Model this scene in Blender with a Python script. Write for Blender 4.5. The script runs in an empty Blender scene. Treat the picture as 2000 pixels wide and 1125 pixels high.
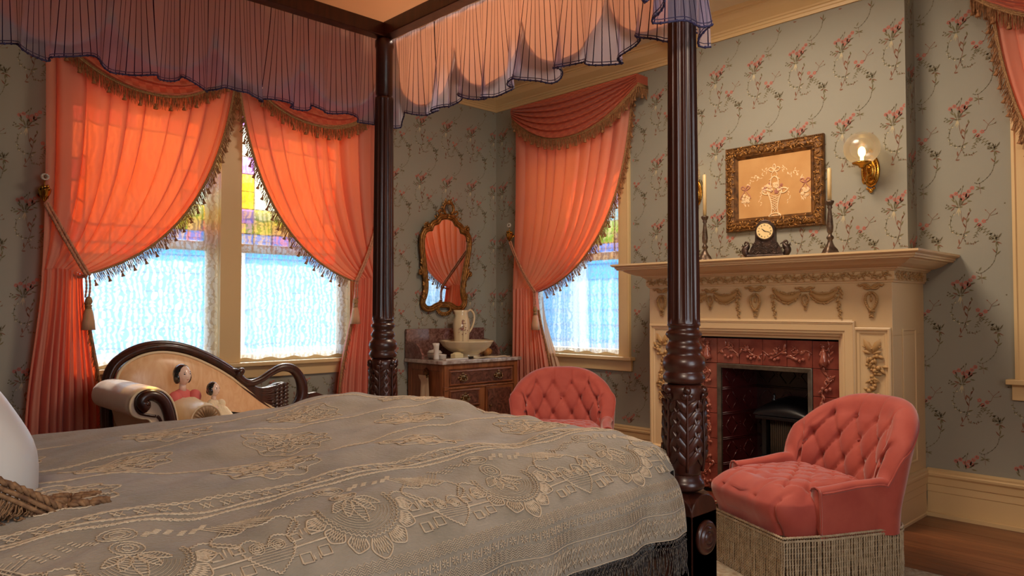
import bpy, math, random
from mathutils import Matrix, Vector, Euler, noise
sc = bpy.context.scene
PI = math.pi; TAU = 2*PI
sin, cos, sqrt, exp, atan2 = math.sin, math.cos, math.sqrt, math.exp, math.atan2
rnd = random.Random(7)
XA, YB, YC = -4.758, 4.401, 4.254      # window wall, back wall, chimney breast
ZC, ZR = 2.97, 2.83                    # ceiling, foot of the crown

# ---------------------------------------------------------------- camera, light, exposure
cam = bpy.data.cameras.new('camera'); cam.lens = 26.01; cam.sensor_width = 36; cam.clip_start = .02
camo = bpy.data.objects.new('camera', cam); sc.collection.objects.link(camo)
camo.location = (0, 0, 1.1); camo.rotation_euler = (math.radians(91.645), 0, math.radians(46))
sc.camera = camo
sc.view_settings.view_transform = 'Standard'; sc.view_settings.look = 'None'
sc.view_settings.gamma = 1; sc.view_settings.use_curve_mapping = False
sc.view_settings.exposure = 0.06
sc.cycles.max_bounces = 8; sc.cycles.diffuse_bounces = 4; sc.cycles.glossy_bounces = 3
sc.cycles.transmission_bounces = 4; sc.cycles.transparent_max_bounces = 16
sc.cycles.caustics_reflective = False; sc.cycles.caustics_refractive = False
sc.cycles.sample_clamp_indirect = 4

W = bpy.data.worlds.new('sky'); sc.world = W; W.use_nodes = True
nt = W.node_tree; nt.nodes.clear()
wo = nt.nodes.new('ShaderNodeOutputWorld'); bg = nt.nodes.new('ShaderNodeBackground')
tc = nt.nodes.new('ShaderNodeTexCoord'); sx = nt.nodes.new('ShaderNodeSeparateXYZ'); cr = nt.nodes.new('ShaderNodeValToRGB')
nt.links.new(tc.outputs['Generated'], sx.inputs[0]); nt.links.new(sx.outputs[2], cr.inputs[0])
cr.color_ramp.elements[0].position = 0.0; cr.color_ramp.elements[0].color = (.92, .93, .90, 1)
cr.color_ramp.elements[1].position = .8; cr.color_ramp.elements[1].color = (.42, .66, 1, 1)
nt.links.new(cr.outputs[0], bg.inputs[0]); nt.links.new(bg.outputs[0], wo.inputs[0])
bg.inputs[1].default_value = 8.0

def light(name, kind, energy, loc, direction, col=(1, 1, 1), **kw):
    l = bpy.data.lights.new(name, kind); l.energy = energy; l.color = col
    for k, v in kw.items(): setattr(l, k, v)
    o = bpy.data.objects.new(name, l); sc.collection.objects.link(o); o.location = loc
    o.rotation_euler = Vector(direction).to_track_quat('-Z', 'Y').to_euler(); return o
light('sun', 'SUN', 14.0, (-9, 6, 8), (1, -.55, -.85), (1, .90, .74), angle=.02)
def portal(loc, d, w, h):
    o = light('window_portal', 'AREA', 1, loc, d, shape='RECTANGLE', size=w, size_y=h)
    o.data.cycles.is_portal = True
portal((XA-.16, 2.03, 1.63), (1, 0, 0), 2.0, 1.9)
portal((-3.87, YB+.16, 1.63), (0, -1, 0), 1.1, 1.9)
portal((-.35, YB+.16, 1.63), (0, -1, 0), 1.1, 1.9)
portal((1.76, .9, 1.55), (-1, 0, 0), 1.5, 1.9)  # portal for the added right-hand window
light('fill_light', 'AREA', 60, (.3, -.6, 2.9), (-.45, .65, -.85), (1, .80, .62), shape='DISK', size=.9)  # added warm fill, unseen disk near the ceiling behind the camera
light('fill_light', 'AREA', 50, (-2.0, 2.9, 2.95), (0, .0, -1), (1, .79, .58), shape='DISK', size=.9)  # second added fill disk under the ceiling, out of view

# ---------------------------------------------------------------- mesh builder
class MB:
    def __init__(s, T=None): s.v = []; s.f = []; s.m = []; s.s = []; s.T = T
    def add(s, vs, fs, m=0, smooth=False):
        b = len(s.v)
        if s.T is not None: vs = [tuple(s.T @ Vector(p)) for p in vs]
        s.v += [tuple(p) for p in vs]
        for f in fs: s.f.append(tuple(i+b for i in f)); s.m.append(m); s.s.append(smooth)
        return s
    def box(s, c, d, rz=0, m=0, R=None):
        hx, hy, hz = d[0]/2, d[1]/2, d[2]/2
        P = [Vector((x, y, z)) for z in (-hz, hz) for y in (-hy, hy) for x in (-hx, hx)]
        if R is None: R = Matrix.Rotation(rz, 3, 'Z')
        P = [R @ p + Vector(c) for p in P]
        return s.add(P, [(0,2,3,1),(4,5,7,6),(0,1,5,4),(2,6,7,3),(0,4,6,2),(1,3,7,5)], m)
    def bx(s, x0, x1, y0, y1, z0, z1, m=0):
        return s.box(((x0+x1)/2, (y0+y1)/2, (z0+z1)/2), (abs(x1-x0), abs(y1-y0), abs(z1-z0)), m=m)
    def grid(s, nu, nv, fn, cu=False, cv=False, m=0, smooth=True):
        V = [fn(i/(nu if cu else nu-1), j/(nv if cv else nv-1)) for j in range(nv) for i in range(nu)]
        F = []
        for j in range(nv if cv else nv-1):
            j2 = (j+1) % nv
            for i in range(nu if cu else nu-1):
                i2 = (i+1) % nu
                F.append((j*nu+i, j*nu+i2, j2*nu+i2, j2*nu+i))
        return s.add(V, F, m, smooth)
    def tube(s, pts, r, n=8, caps=True, m=0, smooth=True, flat=None, twist=0):
        P = [Vector(p) for p in pts]; k = len(P)
        if k < 2: return s
        rs = r if isinstance(r, (list, tuple)) else [r]*k
        t0 = (P[1]-P[0]).normalized() if (P[1]-P[0]).length > 1e-9 else Vector((0,0,1))
        up = Vector(flat) if flat is not None else (Vector((0,0,1)) if abs(t0.z) < .9 else Vector((1,0,0)))
        nn = (up - t0*up.dot(t0)).normalized()
        V = []
        for i in range(k):
            t = (P[min(i+1, k-1)]-P[max(i-1, 0)])
            t = t.normalized() if t.length > 1e-9 else t0
            q = nn - t*nn.dot(t)
            if q.length > 1e-6: nn = q.normalized()
            b = t.cross(nn)
            for j in range(n):
                a = TAU*j/n + twist*i
                V.append(P[i] + (nn*cos(a) + b*sin(a))*rs[i])
        F = [(i*n+j, i*n+(j+1) % n, (i+1)*n+(j+1) % n, (i+1)*n+j) for i in range(k-1) for j in range(n)]
        if caps: F += [tuple(range(n))[::-1], tuple((k-1)*n+j for j in range(n))]
        return s.add(V, F, m, smooth)
    def lathe(s, prof, n=24, c=(0,0,0), m=0, smooth=True, rf=None, R=None, sy=1):
        V = []
        for (r, z) in prof:
            for j in range(n):
                a = TAU*j/n; rr = rf(r, z, a) if rf else r
                p = Vector((rr*cos(a), rr*sin(a)*sy, z))
                if R is not None: p = R @ p
                V.append(p+Vector(c))
        k = len(prof)
        F = [(i*n+j, i*n+(j+1) % n, (i+1)*n+(j+1) % n, (i+1)*n+j) for i in range(k-1) for j in range(n)]
        F += [tuple(range(n))[::-1], tuple((k-1)*n+j for j in range(n))]
        return s.add(V, F, m, smooth)
    def ell(s, c, r, nu=10, nv=7, R=None, m=0):
        if not isinstance(r, (tuple, list)): r = (r, r, r)
        V = []
        for j in range(nv+1):
            b = -PI/2+PI*j/nv
            if j in (0, nv):
                p = Vector((0, 0, r[2]*sin(b))); V.append((R @ p if R is not None else p)+Vector(c)); continue
            for i in range(nu):
                a = TAU*i/nu; p = Vector((r[0]*cos(a)*cos(b), r[1]*sin(a)*cos(b), r[2]*sin(b)))
                V.append((R @ p if R is not None else p)+Vector(c))
        F = [(0, 1+(i+1) % nu, 1+i) for i in range(nu)]
        for j in range(nv-2):
            for i in range(nu):
                a = 1+j*nu+i; b = 1+j*nu+(i+1) % nu
                F.append((a, b, b+nu, a+nu))
        l = len(V)-1; q = 1+(nv-2)*nu
        F += [(l, q+i, q+(i+1) % nu) for i in range(nu)]
        return s.add(V, F, m, True)
    def prism(s, poly, mp, d0, d1, m=0, smooth=False):
        n = len(poly); V = [mp(u, v, d0) for u, v in poly]+[mp(u, v, d1) for u, v in poly]
        return s.add(V, [tuple(range(n))[::-1], tuple(range(n, 2*n))]+[(i, (i+1) % n, n+(i+1) % n, n+i) for i in range(n)], m, smooth)
    def sweep(s, prof, path, closed=False, m=0, caps=True):
        """prof (out, z) carried along a plan path (x, y); out is to the right of travel"""
        P = [Vector(p) for p in path]; k = len(P); V = []; n = len(prof)
        for i in range(k):
            a = P[i]-P[i-1] if (i > 0 or closed) else P[1]-P[0]
            b = P[(i+1) % k]-P[i] if (i < k-1 or closed) else P[-1]-P[-2]
            a.normalize(); b.normalize()
            na = Vector((a.y, -a.x)); nb = Vector((b.y, -b.x)); q = (na+nb); q = q/(q.dot(na) or 1)
            for o, z in prof: V.append((P[i].x+q.x*o, P[i].y+q.y*o, z))
        F = []
        for i in range(k if closed else k-1):
            i2 = (i+1) % k
            for j in range(n-1): F.append((i*n+j, i*n+j+1, i2*n+j+1, i2*n+j))
        if caps and not closed: F += [tuple(range(n))[::-1], tuple((k-1)*n+j for j in range(n))]
        return s.add(V, F, m)
    def frame(s, prof, rect, mp, m=0):
        """moulding round a rectangle on a wall: prof (inwards from the rect edge, out); mp(u, v, out)"""
        u0, u1, v0, v1 = rect; n = len(prof); V = []
        for (u, v, du, dv) in ((u0, v0, 1, 1), (u1, v0, -1, 1), (u1, v1, -1, -1), (u0, v1, 1, -1)):
            for a, o in prof: V.append(mp(u+du*a, v+dv*a, o))
        F = [(i*n+j, i*n+j+1, ((i+1) % 4)*n+j+1, ((i+1) % 4)*n+j) for i in range(4) for j in range(n-1)]
        return s.add(V, F, m)

MAT = {}                                # own record of each parent's matrix
def new(name, data, parent):
    o = bpy.data.objects.new(name, data); sc.collection.objects.link(o)
    if parent is not None: o.parent = parent
    return o
def thing(name, label, cat, loc=(0, 0, 0), rz=0, group=None):
    o = bpy.data.objects.new(name, None); sc.collection.objects.link(o)
    o.empty_display_size = .1
    o.location = loc; o.rotation_euler = (0, 0, rz); o['label'] = label; o['category'] = cat
    if group: o['group'] = group
    MAT[o.name] = Matrix.Translation(loc) @ Matrix.Rotation(rz, 4, 'Z')
    return o
def obj(name, mb, mats, parent=None, kind=None, label=None, bevel=0, local=False, sub=0, ang=35):
    """one mesh object; the builder works in world space unless local"""
    me = bpy.data.meshes.new(name); V = mb.v
    if parent is not None and not local and parent.name in MAT:
        I = MAT[parent.name].inverted(); V = [tuple(I @ Vector(p)) for p in V]
    me.from_pydata(V, [], mb.f)
    if not isinstance(mats, (list, tuple)): mats = [mats]
    for q in mats: me.materials.append(q)
    me.polygons.foreach_set('material_index', mb.m); me.polygons.foreach_set('use_smooth', mb.s)
    me.update()
    o = new(name, me, parent)
    if parent is not None and parent.name in MAT: MAT[o.name] = MAT[parent.name]
    if kind: o['kind'] = kind
    if label: o['label'] = label
    if bevel:
        b = o.modifiers.new('bevel', 'BEVEL'); b.width = bevel; b.segments = 2; b.limit_method = 'ANGLE'; b.angle_limit = .7
    if sub:
        b = o.modifiers.new('sub', 'SUBSURF'); b.levels = b.render_levels = sub
    return o
def tag(o, label, cat, group=None):
    o['label'] = label; o['category'] = cat
    if group: o['group'] = group
    return o
def struct(name, mb, mats, parent=None, **kw):
    return obj(name, mb, mats, parent, kind=None if parent is not None else 'structure', **kw)
def copy_tree(o, loc=None, rz=None, label=None, parent=None):
    c = o.copy(); sc.collection.objects.link(c); c.parent = parent
    for ch in [q for q in bpy.data.objects if q.parent == o]: copy_tree(ch, parent=c)
    if loc is not None: c.location = loc
    if rz is not None: c.rotation_euler = (0, 0, rz)
    if label: c['label'] = label
    return c

# ---------------------------------------------------------------- materials
def srgb(r, g, b):
    f = lambda c: (c/255/12.92) if c/255 <= .04045 else ((c/255+.055)/1.055)**2.4
    return (f(r), f(g), f(b))
def mat(name, col, rough=.5, metal=0, col2=None, ns=8, st=(1, 1, 1), dist=0, detail=4, bump=0, bs=60, bst=None,
        sheen=0, coat=0, spec=.5, transl=None, tf=.5, clear=0, emit=None, es=1, ramp=(.35, .65)):
    m = bpy.data.materials.new(name); m.use_nodes = True; N = m.node_tree.nodes; L = m.node_tree.links
    N.clear(); out = N.new('ShaderNodeOutputMaterial'); p = N.new('ShaderNodeBsdfPrincipled')
    p.inputs['Base Color'].default_value = (*col, 1); p.inputs['Roughness'].default_value = rough
    p.inputs['Metallic'].default_value = metal; p.inputs['Specular IOR Level'].default_value = spec
    p.inputs['Sheen Weight'].default_value = sheen; p.inputs['Sheen Roughness'].default_value = .4
    p.inputs['Coat Weight'].default_value = coat; p.inputs['Coat Roughness'].default_value = .15
    if emit: p.inputs['Emission Color'].default_value = (*emit, 1); p.inputs['Emission Strength'].default_value = es
    tcn = N.new('ShaderNodeTexCoord')
    csock = None
    if col2:
        mp = N.new('ShaderNodeMapping'); mp.inputs['Scale'].default_value = st
        nz = N.new('ShaderNodeTexNoise'); nz.inputs['Scale'].default_value = ns; nz.inputs['Detail'].default_value = detail
        nz.inputs['Distortion'].default_value = dist
        rp = N.new('ShaderNodeValToRGB'); rp.color_ramp.elements[0].position = ramp[0]; rp.color_ramp.elements[1].position = ramp[1]
        rp.color_ramp.elements[0].color = (*col, 1); rp.color_ramp.elements[1].color = (*col2, 1)
        L.new(tcn.outputs['Object'], mp.inputs[0]); L.new(mp.outputs[0], nz.inputs[0]); L.new(nz.outputs[0], rp.inputs[0])
        L.new(rp.outputs[0], p.inputs['Base Color']); csock = rp.outputs[0]
    bsock = None
    if bump:
        mp = N.new('ShaderNodeMapping'); mp.inputs['Scale'].default_value = bst or (1, 1, 1)
        nz = N.new('ShaderNodeTexNoise'); nz.inputs['Scale'].default_value = bs; nz.inputs['Detail'].default_value = 3
        bp = N.new('ShaderNodeBump'); bp.inputs['Strength'].default_value = bump; bp.inputs['Distance'].default_value = .01
        L.new(tcn.outputs['Object'], mp.inputs[0]); L.new(mp.outputs[0], nz.inputs[0]); L.new(nz.outputs[0], bp.inputs['Height'])
        L.new(bp.outputs[0], p.inputs['Normal']); bsock = bp.outputs[0]
    last = p.outputs[0]
    if transl:
        t = N.new('ShaderNodeBsdfTranslucent'); t.inputs[0].default_value = (*transl, 1)
        mx = N.new('ShaderNodeMixShader'); mx.inputs[0].default_value = tf
        L.new(last, mx.inputs[1]); L.new(t.outputs[0], mx.inputs[2]); last = mx.outputs[0]
        if bsock: L.new(bsock, t.inputs['Normal'])
    if clear:
        t = N.new('ShaderNodeBsdfTransparent'); mx = N.new('ShaderNodeMixShader'); mx.inputs[0].default_value = clear
        L.new(last, mx.inputs[1]); L.new(t.outputs[0], mx.inputs[2]); last = mx.outputs[0]
    L.new(last, out.inputs[0])
    return m
def glass(name, tint=(1, 1, 1), gl=.06, white=0, rough=.05):
    m = bpy.data.materials.new(name); m.use_nodes = True; N = m.node_tree.nodes; L = m.node_tree.links
    N.clear(); out = N.new('ShaderNodeOutputMaterial'); t = N.new('ShaderNodeBsdfTransparent'); t.inputs[0].default_value = (*tint, 1)
    g = N.new('ShaderNodeBsdfGlossy'); g.inputs['Roughness'].default_value = rough
    mx = N.new('ShaderNodeMixShader')
    lw = N.new('ShaderNodeLayerWeight'); lw.inputs[0].default_value = .35
    mu = N.new('ShaderNodeMath'); mu.operation = 'MULTIPLY_ADD'; mu.inputs[1].default_value = .5; mu.inputs[2].default_value = gl
    L.new(lw.outputs['Fresnel'], mu.inputs[0]); L.new(mu.outputs[0], mx.inputs[0])
    L.new(t.outputs[0], mx.inputs[1]); L.new(g.outputs[0], mx.inputs[2]); last = mx.outputs[0]
    if white:
        d = N.new('ShaderNodeBsdfTranslucent'); d.inputs[0].default_value = (*tint, 1)
        m2 = N.new('ShaderNodeMixShader'); m2.inputs[0].default_value = white
        L.new(last, m2.inputs[1]); L.new(d.outputs[0], m2.inputs[2]); last = m2.outputs[0]
    L.new(last, out.inputs[0]); return m

CREAM = srgb(222, 192, 142)
m_paper = mat('wallpaper_ground', srgb(152, 150, 138), .85, bump=.04, bs=400)
m_leafo = mat('print_olive', srgb(116, 108, 78), .9)
m_leafd = mat('print_dark', srgb(104, 94, 72), .9)
m_leafb = mat('print_brown', srgb(134, 92, 72), .9)
m_pink = mat('print_pink', srgb(190, 120, 108), .9)
m_pale = mat('print_cream', srgb(196, 184, 150), .9)
m_trim = mat('cream_paint', CREAM, .38, bump=.02, bs=30)
m_mantel = mat('mantel_paint', srgb(214, 184, 140), .42, bump=.02, bs=30)
m_orn = mat('ornament_shaded_paint', srgb(178, 138, 86), .5)  # darker than the mantel: relief shading put into the colour
m_ceil = mat('ceiling_plaster', srgb(226, 210, 184), .9, bump=.25, bs=120, bst=(1, .08, 1))
m_plain = mat('plaster', srgb(190, 180, 160), .9)
m_floor = mat('floor_wood', srgb(108, 60, 34), .32, col2=srgb(134, 80, 48), ns=5, st=(.6, 9, 3), dist=.6, coat=.2)
m_floor2 = mat('floor_wood_dark', srgb(94, 50, 28), .32, col2=srgb(120, 68, 40), ns=5, st=(.6, 9, 3), dist=.6, coat=.2)
m_dark = mat('dark_gap', (.01, .008, .006), .9)
m_mahog = mat('mahogany', srgb(42, 17, 12), .34, col2=srgb(68, 30, 20), ns=4, st=(6, 6, .7), dist=.8, coat=.18)
m_walnut = mat('walnut', srgb(112, 62, 36), .38, col2=srgb(150, 90, 54), ns=4, st=(8, 1, 1), dist=1.2, coat=.2)
m_walnutz = mat('walnut_side', srgb(120, 66, 36), .4, col2=srgb(158, 98, 58), ns=4, st=(6, 6, .7), dist=.8, coat=.15)
m_burl = mat('burl', srgb(70, 38, 30), .3, col2=srgb(124, 78, 62), ns=14, dist=2.5, coat=.3)
m_marble = mat('red_marble', srgb(92, 58, 52), .16, col2=srgb(140, 104, 96), ns=30, dist=1.5, coat=.4)
m_marblet = mat('grey_marble', srgb(150, 132, 122), .16, col2=srgb(196, 184, 176), ns=14, dist=1.5, coat=.3)
m_curt = mat('salmon_satin', srgb(236, 160, 134), .55, sheen=.3, transl=(.98, .13, .03), tf=.45, bump=.06, bs=90, bst=(1, 1, .15))
m_swag = mat('salmon_jacquard', srgb(206, 112, 84), .42, sheen=.3, transl=(1, .22, .08), tf=.22)
m_lining = mat('pale_lining', srgb(226, 190, 160), .6, transl=(1, .7, .5), tf=.35)
m_fringe = mat('brown_fringe', srgb(138, 94, 58), .7, col2=srgb(196, 142, 96), ns=70, transl=(.6, .3, .15), tf=.2)
m_braid = mat('braid', srgb(132, 92, 56), .6, col2=srgb(180, 140, 92), ns=160)
m_cord = mat('cord', srgb(172, 108, 82), .55, col2=srgb(206, 146, 112), ns=60)
m_tassel = mat('tassel', srgb(186, 150, 110), .7, col2=srgb(214, 150, 120), ns=60, st=(1, 1, .1))
m_peach = mat('peach_cloth', srgb(240, 176, 128), .7, transl=(1, .5, .26), tf=.5)
m_piping = mat('white_piping', srgb(240, 225, 210), .6, transl=(1, .9, .8), tf=.4)
m_velvet = mat('coral_velvet', srgb(164, 66, 54), .75, sheen=.5, col2=srgb(176, 78, 64), ns=12, bump=.03, bs=500)
m_velvd = mat('coral_velvet_button', srgb(150, 52, 44), .7, sheen=.4)
m_rope = mat('bullion_rope', srgb(164, 144, 116), .7, col2=srgb(190, 172, 144), ns=40)
m_brass = mat('brass', srgb(190, 140, 62), .22, 1)
m_brassd = mat('antique_brass', srgb(150, 120, 84), .35, 1)
m_gold = mat('gilt_wood', srgb(120, 82, 40), .4, .6, col2=srgb(170, 120, 60), ns=40)
m_goldd = mat('gilt_dark', srgb(72, 46, 24), .45, .4, col2=srgb(130, 88, 44), ns=30)
m_bronze = mat('dark_bronze', srgb(74, 60, 50), .4, .7, col2=srgb(110, 92, 78), ns=40)
m_bronzed = mat('black_bronze', srgb(46, 34, 30), .4, .5, col2=srgb(76, 58, 50), ns=40)
m_ivory = mat('candle_wax', srgb(238, 214, 160), .4, transl=(1, .8, .45), tf=.2)
m_china = mat('cream_china', srgb(226, 206, 168), .18, coat=.5)
m_chinab = mat('china_print', srgb(150, 100, 90), .3)
m_white = mat('white_china', srgb(214, 206, 196), .25, coat=.4)
m_linen = mat('linen', srgb(226, 204, 168), .8, bump=.05, bs=200)
m_doily = mat('doily', srgb(226, 214, 190), .9, bump=.5, bs=160)
m_tile = mat('oxblood_tile', srgb(116, 52, 44), .16, col2=srgb(144, 76, 62), ns=10, coat=.6)
m_tiler = mat('oxblood_relief', srgb(168, 98, 78), .18, col2=srgb(140, 72, 58), ns=30, coat=.6)
m_pewter = mat('pewter', srgb(122, 114, 100), .42, .7, col2=srgb(96, 88, 78), ns=20)
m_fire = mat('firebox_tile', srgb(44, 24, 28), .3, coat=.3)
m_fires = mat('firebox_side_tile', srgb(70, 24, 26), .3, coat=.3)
m_black = mat('black_iron', srgb(22, 22, 26), .3, .3, coat=.3)
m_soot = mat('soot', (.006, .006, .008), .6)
m_grille = mat('radiant', srgb(92, 76, 58), .7)
m_moire = mat('moire_silk', srgb(226, 178, 132), .32, col2=srgb(236, 196, 152), ns=4, st=(1, 3, 1.2), dist=4, detail=6, sheen=.3)
m_ivsilk = mat('ivory_silk', srgb(214, 186, 158), .4, col2=srgb(222, 198, 172), ns=10, sheen=.4)
m_bolst = mat('bolster_silk', srgb(226, 208, 160), .36, sheen=.3, bump=.05, bs=60)
m_pleat = mat('bolster_pleats', srgb(152, 120, 84), .45, sheen=.3)
m_satin = mat('white_satin', srgb(196, 194, 190), .35, sheen=.3, bump=.06, bs=14)
m_cover = mat('coverlet_weave', srgb(126, 116, 100), .85, col2=srgb(146, 134, 118), ns=9, sheen=.3, bump=.35, bs=260, bst=(1, .35, 1))
m_ccord = mat('coverlet_cord', srgb(188, 166, 140), .85, col2=srgb(202, 182, 156), ns=60, bump=.4, bs=500)
m_mfringe = mat('coverlet_fringe', srgb(96, 86, 76), .9, col2=srgb(50, 44, 44), ns=160, ramp=(.48, .52))
m_mattress = mat('ticking', srgb(200, 190, 175), .9)
m_hair = mat('black_glaze', (.012, .012, .014), .12, coat=.8)
m_face = mat('porcelain_face', srgb(236, 206, 190), .25, coat=.4)
m_dpink = mat('doll_pink', srgb(216, 108, 104), .7)
m_lips = mat('doll_paint', srgb(170, 50, 50), .4)
m_eye = mat('doll_eye', srgb(30, 40, 60), .3)
m_lacecl = mat('doll_lace', srgb(232, 216, 184), .8, bump=.4, bs=120)
m_rug = mat('rug', srgb(176, 164, 140), .95, col2=srgb(140, 120, 96), ns=16, dist=2, bump=.4, bs=200)
m_cfringe = mat('cushion_fringe', srgb(92, 62, 40), .8, col2=srgb(140, 104, 70), ns=90)
m_mirror = mat('mirror_glass', (.82, .82, .82), .015, 1)
m_dial = mat('clock_dial', srgb(232, 206, 150), .4)
m_ink = mat('ink', (.02, .015, .012), .5)
m_canvas = mat('embroidered_ground', srgb(196, 146, 88), .75, col2=srgb(206, 158, 100), ns=8, bump=.08, bs=300)
m_thread = mat('embroidery_thread', srgb(246, 216, 172), .7)
m_thread2 = mat('embroidery_pink', srgb(186, 126, 108), .7)
m_globe = glass('frosted_glass', (.93, .90, .86), .08, white=.24, rough=.22)
m_bulb = mat('lamp_bulb', (1, .8, .4), .3, emit=(1, .62, .2), es=9)
m_pane = glass('window_glass')
m_siding = mat('blue_siding', srgb(58, 164, 214), .7)
m_wsiding = mat('white_boards', srgb(236, 236, 226), .7)
m_ground = mat('paving', srgb(190, 190, 170), .9)
STAIN = [glass('stained_yellow', (1, .75, .06)), glass('stained_red', (1, .34, .26)), glass('stained_blue', (.42, .60, .82)),
         glass('stained_violet', (.72, .45, .8)), glass('stained_clear', (.95, .95, .8)), glass('stained_green', (.5, .75, .4))]

def jacq():
    """salmon swag satin: woven checks, from surface UV"""
    m = m_swag; N = m.node_tree.nodes; L = m.node_tree.links
    p = [n for n in N if n.type == 'BSDF_PRINCIPLED'][0]
    uv = N.new('ShaderNodeUVMap'); ck = N.new('ShaderNodeTexChecker'); ck.inputs['Scale'].default_value = 26
    ck.inputs['Color1'].default_value = (*srgb(214, 122, 92), 1); ck.inputs['Color2'].default_value = (*srgb(192, 98, 74), 1)
    L.new(uv.outputs[0], ck.inputs[0]); L.new(ck.outputs[0], p.inputs['Base Color'])
    ma = N.new('ShaderNodeMath'); ma.operation = 'MULTIPLY_ADD'; ma.inputs[1].default_value = .3; ma.inputs[2].default_value = .3
    L.new(ck.outputs[1], ma.inputs[0]); L.new(ma.outputs[0], p.inputs['Roughness'])
jacq()

def m_math(N, L, op, a, b=None):
    n = N.new('ShaderNodeMath'); n.operation = op
    for i, q in enumerate((a, b)):
        if q is None: continue
        if isinstance(q, (int, float)): n.inputs[i].default_value = q
        else: L.new(q, n.inputs[i])
    return n.outputs[0]
def sheer_mat():
    """violet-white organza with dark woven stripes; u runs along the cloth in metres"""
    m = bpy.data.materials.new('striped_organza'); m.use_nodes = True; N = m.node_tree.nodes; L = m.node_tree.links; N.clear()
    out = N.new('ShaderNodeOutputMaterial'); uv = N.new('ShaderNodeUVMap'); s = N.new('ShaderNodeSeparateXYZ'); L.new(uv.outputs[0], s.inputs[0])
    fr = m_math(N, L, 'FRACT', m_math(N, L, 'DIVIDE', s.outputs[0], .024))
    st = m_math(N, L, 'LESS_THAN', fr, .115)
    d = N.new('ShaderNodeBsdfDiffuse'); d.inputs[0].default_value = (*srgb(196, 190, 222), 1)
    t = N.new('ShaderNodeBsdfTranslucent'); t.inputs[0].default_value = (*srgb(226, 220, 242), 1)
    mx = N.new('ShaderNodeMixShader'); mx.inputs[0].default_value = .55; L.new(d.outputs[0], mx.inputs[1]); L.new(t.outputs[0], mx.inputs[2])
    tr = N.new('ShaderNodeBsdfTransparent'); tr.inputs[0].default_value = (.86, .82, .94, 1)
    m2 = N.new('ShaderNodeMixShader'); m2.inputs[0].default_value = .62; L.new(mx.outputs[0], m2.inputs[1]); L.new(tr.outputs[0], m2.inputs[2])
    dk = N.new('ShaderNodeBsdfDiffuse'); dk.inputs[0].default_value = (*srgb(30, 24, 52), 1)
    m3 = N.new('ShaderNodeMixShader'); L.new(st, m3.inputs[0]); L.new(m2.outputs[0], m3.inputs[1]); L.new(dk.outputs[0], m3.inputs[2])
    L.new(m3.outputs[0], out.inputs[0]); return m
m_sheer = sheer_mat()
m_sheerhem = mat('organza_hem', srgb(52, 48, 90), .6)
def lace_mat():
    m = bpy.data.materials.new('window_lace'); m.use_nodes = True; N = m.node_tree.nodes; L = m.node_tree.links; N.clear()
    out = N.new('ShaderNodeOutputMaterial'); uv = N.new('ShaderNodeUVMap'); s = N.new('ShaderNodeSeparateXYZ'); L.new(uv.outputs[0], s.inputs[0])
    vo = N.new('ShaderNodeTexVoronoi'); vo.inputs['Scale'].default_value = 16; L.new(uv.outputs[0], vo.inputs[0]); vo.feature = 'F1'
    rings = m_math(N, L, 'ABSOLUTE', m_math(N, L, 'SINE', m_math(N, L, 'MULTIPLY', vo.outputs['Distance'], 9)))
    wv = N.new('ShaderNodeTexWave'); wv.inputs['Scale'].default_value = 9; wv.inputs['Distortion'].default_value = 7; wv.inputs['Detail'].default_value = 1
    L.new(uv.outputs[0], wv.inputs[0])
    pat = m_math(N, L, 'MULTIPLY', m_math(N, L, 'GREATER_THAN', m_math(N, L, 'ADD', rings, wv.outputs['Fac']), 1.05), .34)
    # denser woven border: v near 0, u near either end (u in 0..1 of z channel)
    bd = m_math(N, L, 'MULTIPLY', m_math(N, L, 'LESS_THAN', s.outputs[1], .07), .22)
    op = m_math(N, L, 'ADD', m_math(N, L, 'ADD', pat, bd), .30)
    d = N.new('ShaderNodeBsdfDiffuse'); d.inputs[0].default_value = (.86, .84, .76, 1)
    t = N.new('ShaderNodeBsdfTranslucent'); t.inputs[0].default_value = (.95, .93, .84, 1)
    mx = N.new('ShaderNodeMixShader'); mx.inputs[0].default_value = .6; L.new(d.outputs[0], mx.inputs[1]); L.new(t.outputs[0], mx.inputs[2])
    tr = N.new('ShaderNodeBsdfTransparent'); m2 = N.new('ShaderNodeMixShader')
    L.new(op, m2.inputs[0]); L.new(tr.outputs[0], m2.inputs[1]); L.new(mx.outputs[0], m2.inputs[2]); L.new(m2.outputs[0], out.inputs[0])
    return m
m_lace = lace_mat()
def set_uv(o, fn, nu, nv):
    """uv for a pure nu x nv grid mesh: fn(i, j) per vertex"""
    me = o.data; uvl = me.uv_layers.new(name='UVMap'); T = [fn(i, j) for j in range(nv) for i in range(nu)]
    flat = []
    for l in me.loops: flat += T[l.vertex_index]
    uvl.data.foreach_set('uv', flat)

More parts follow.
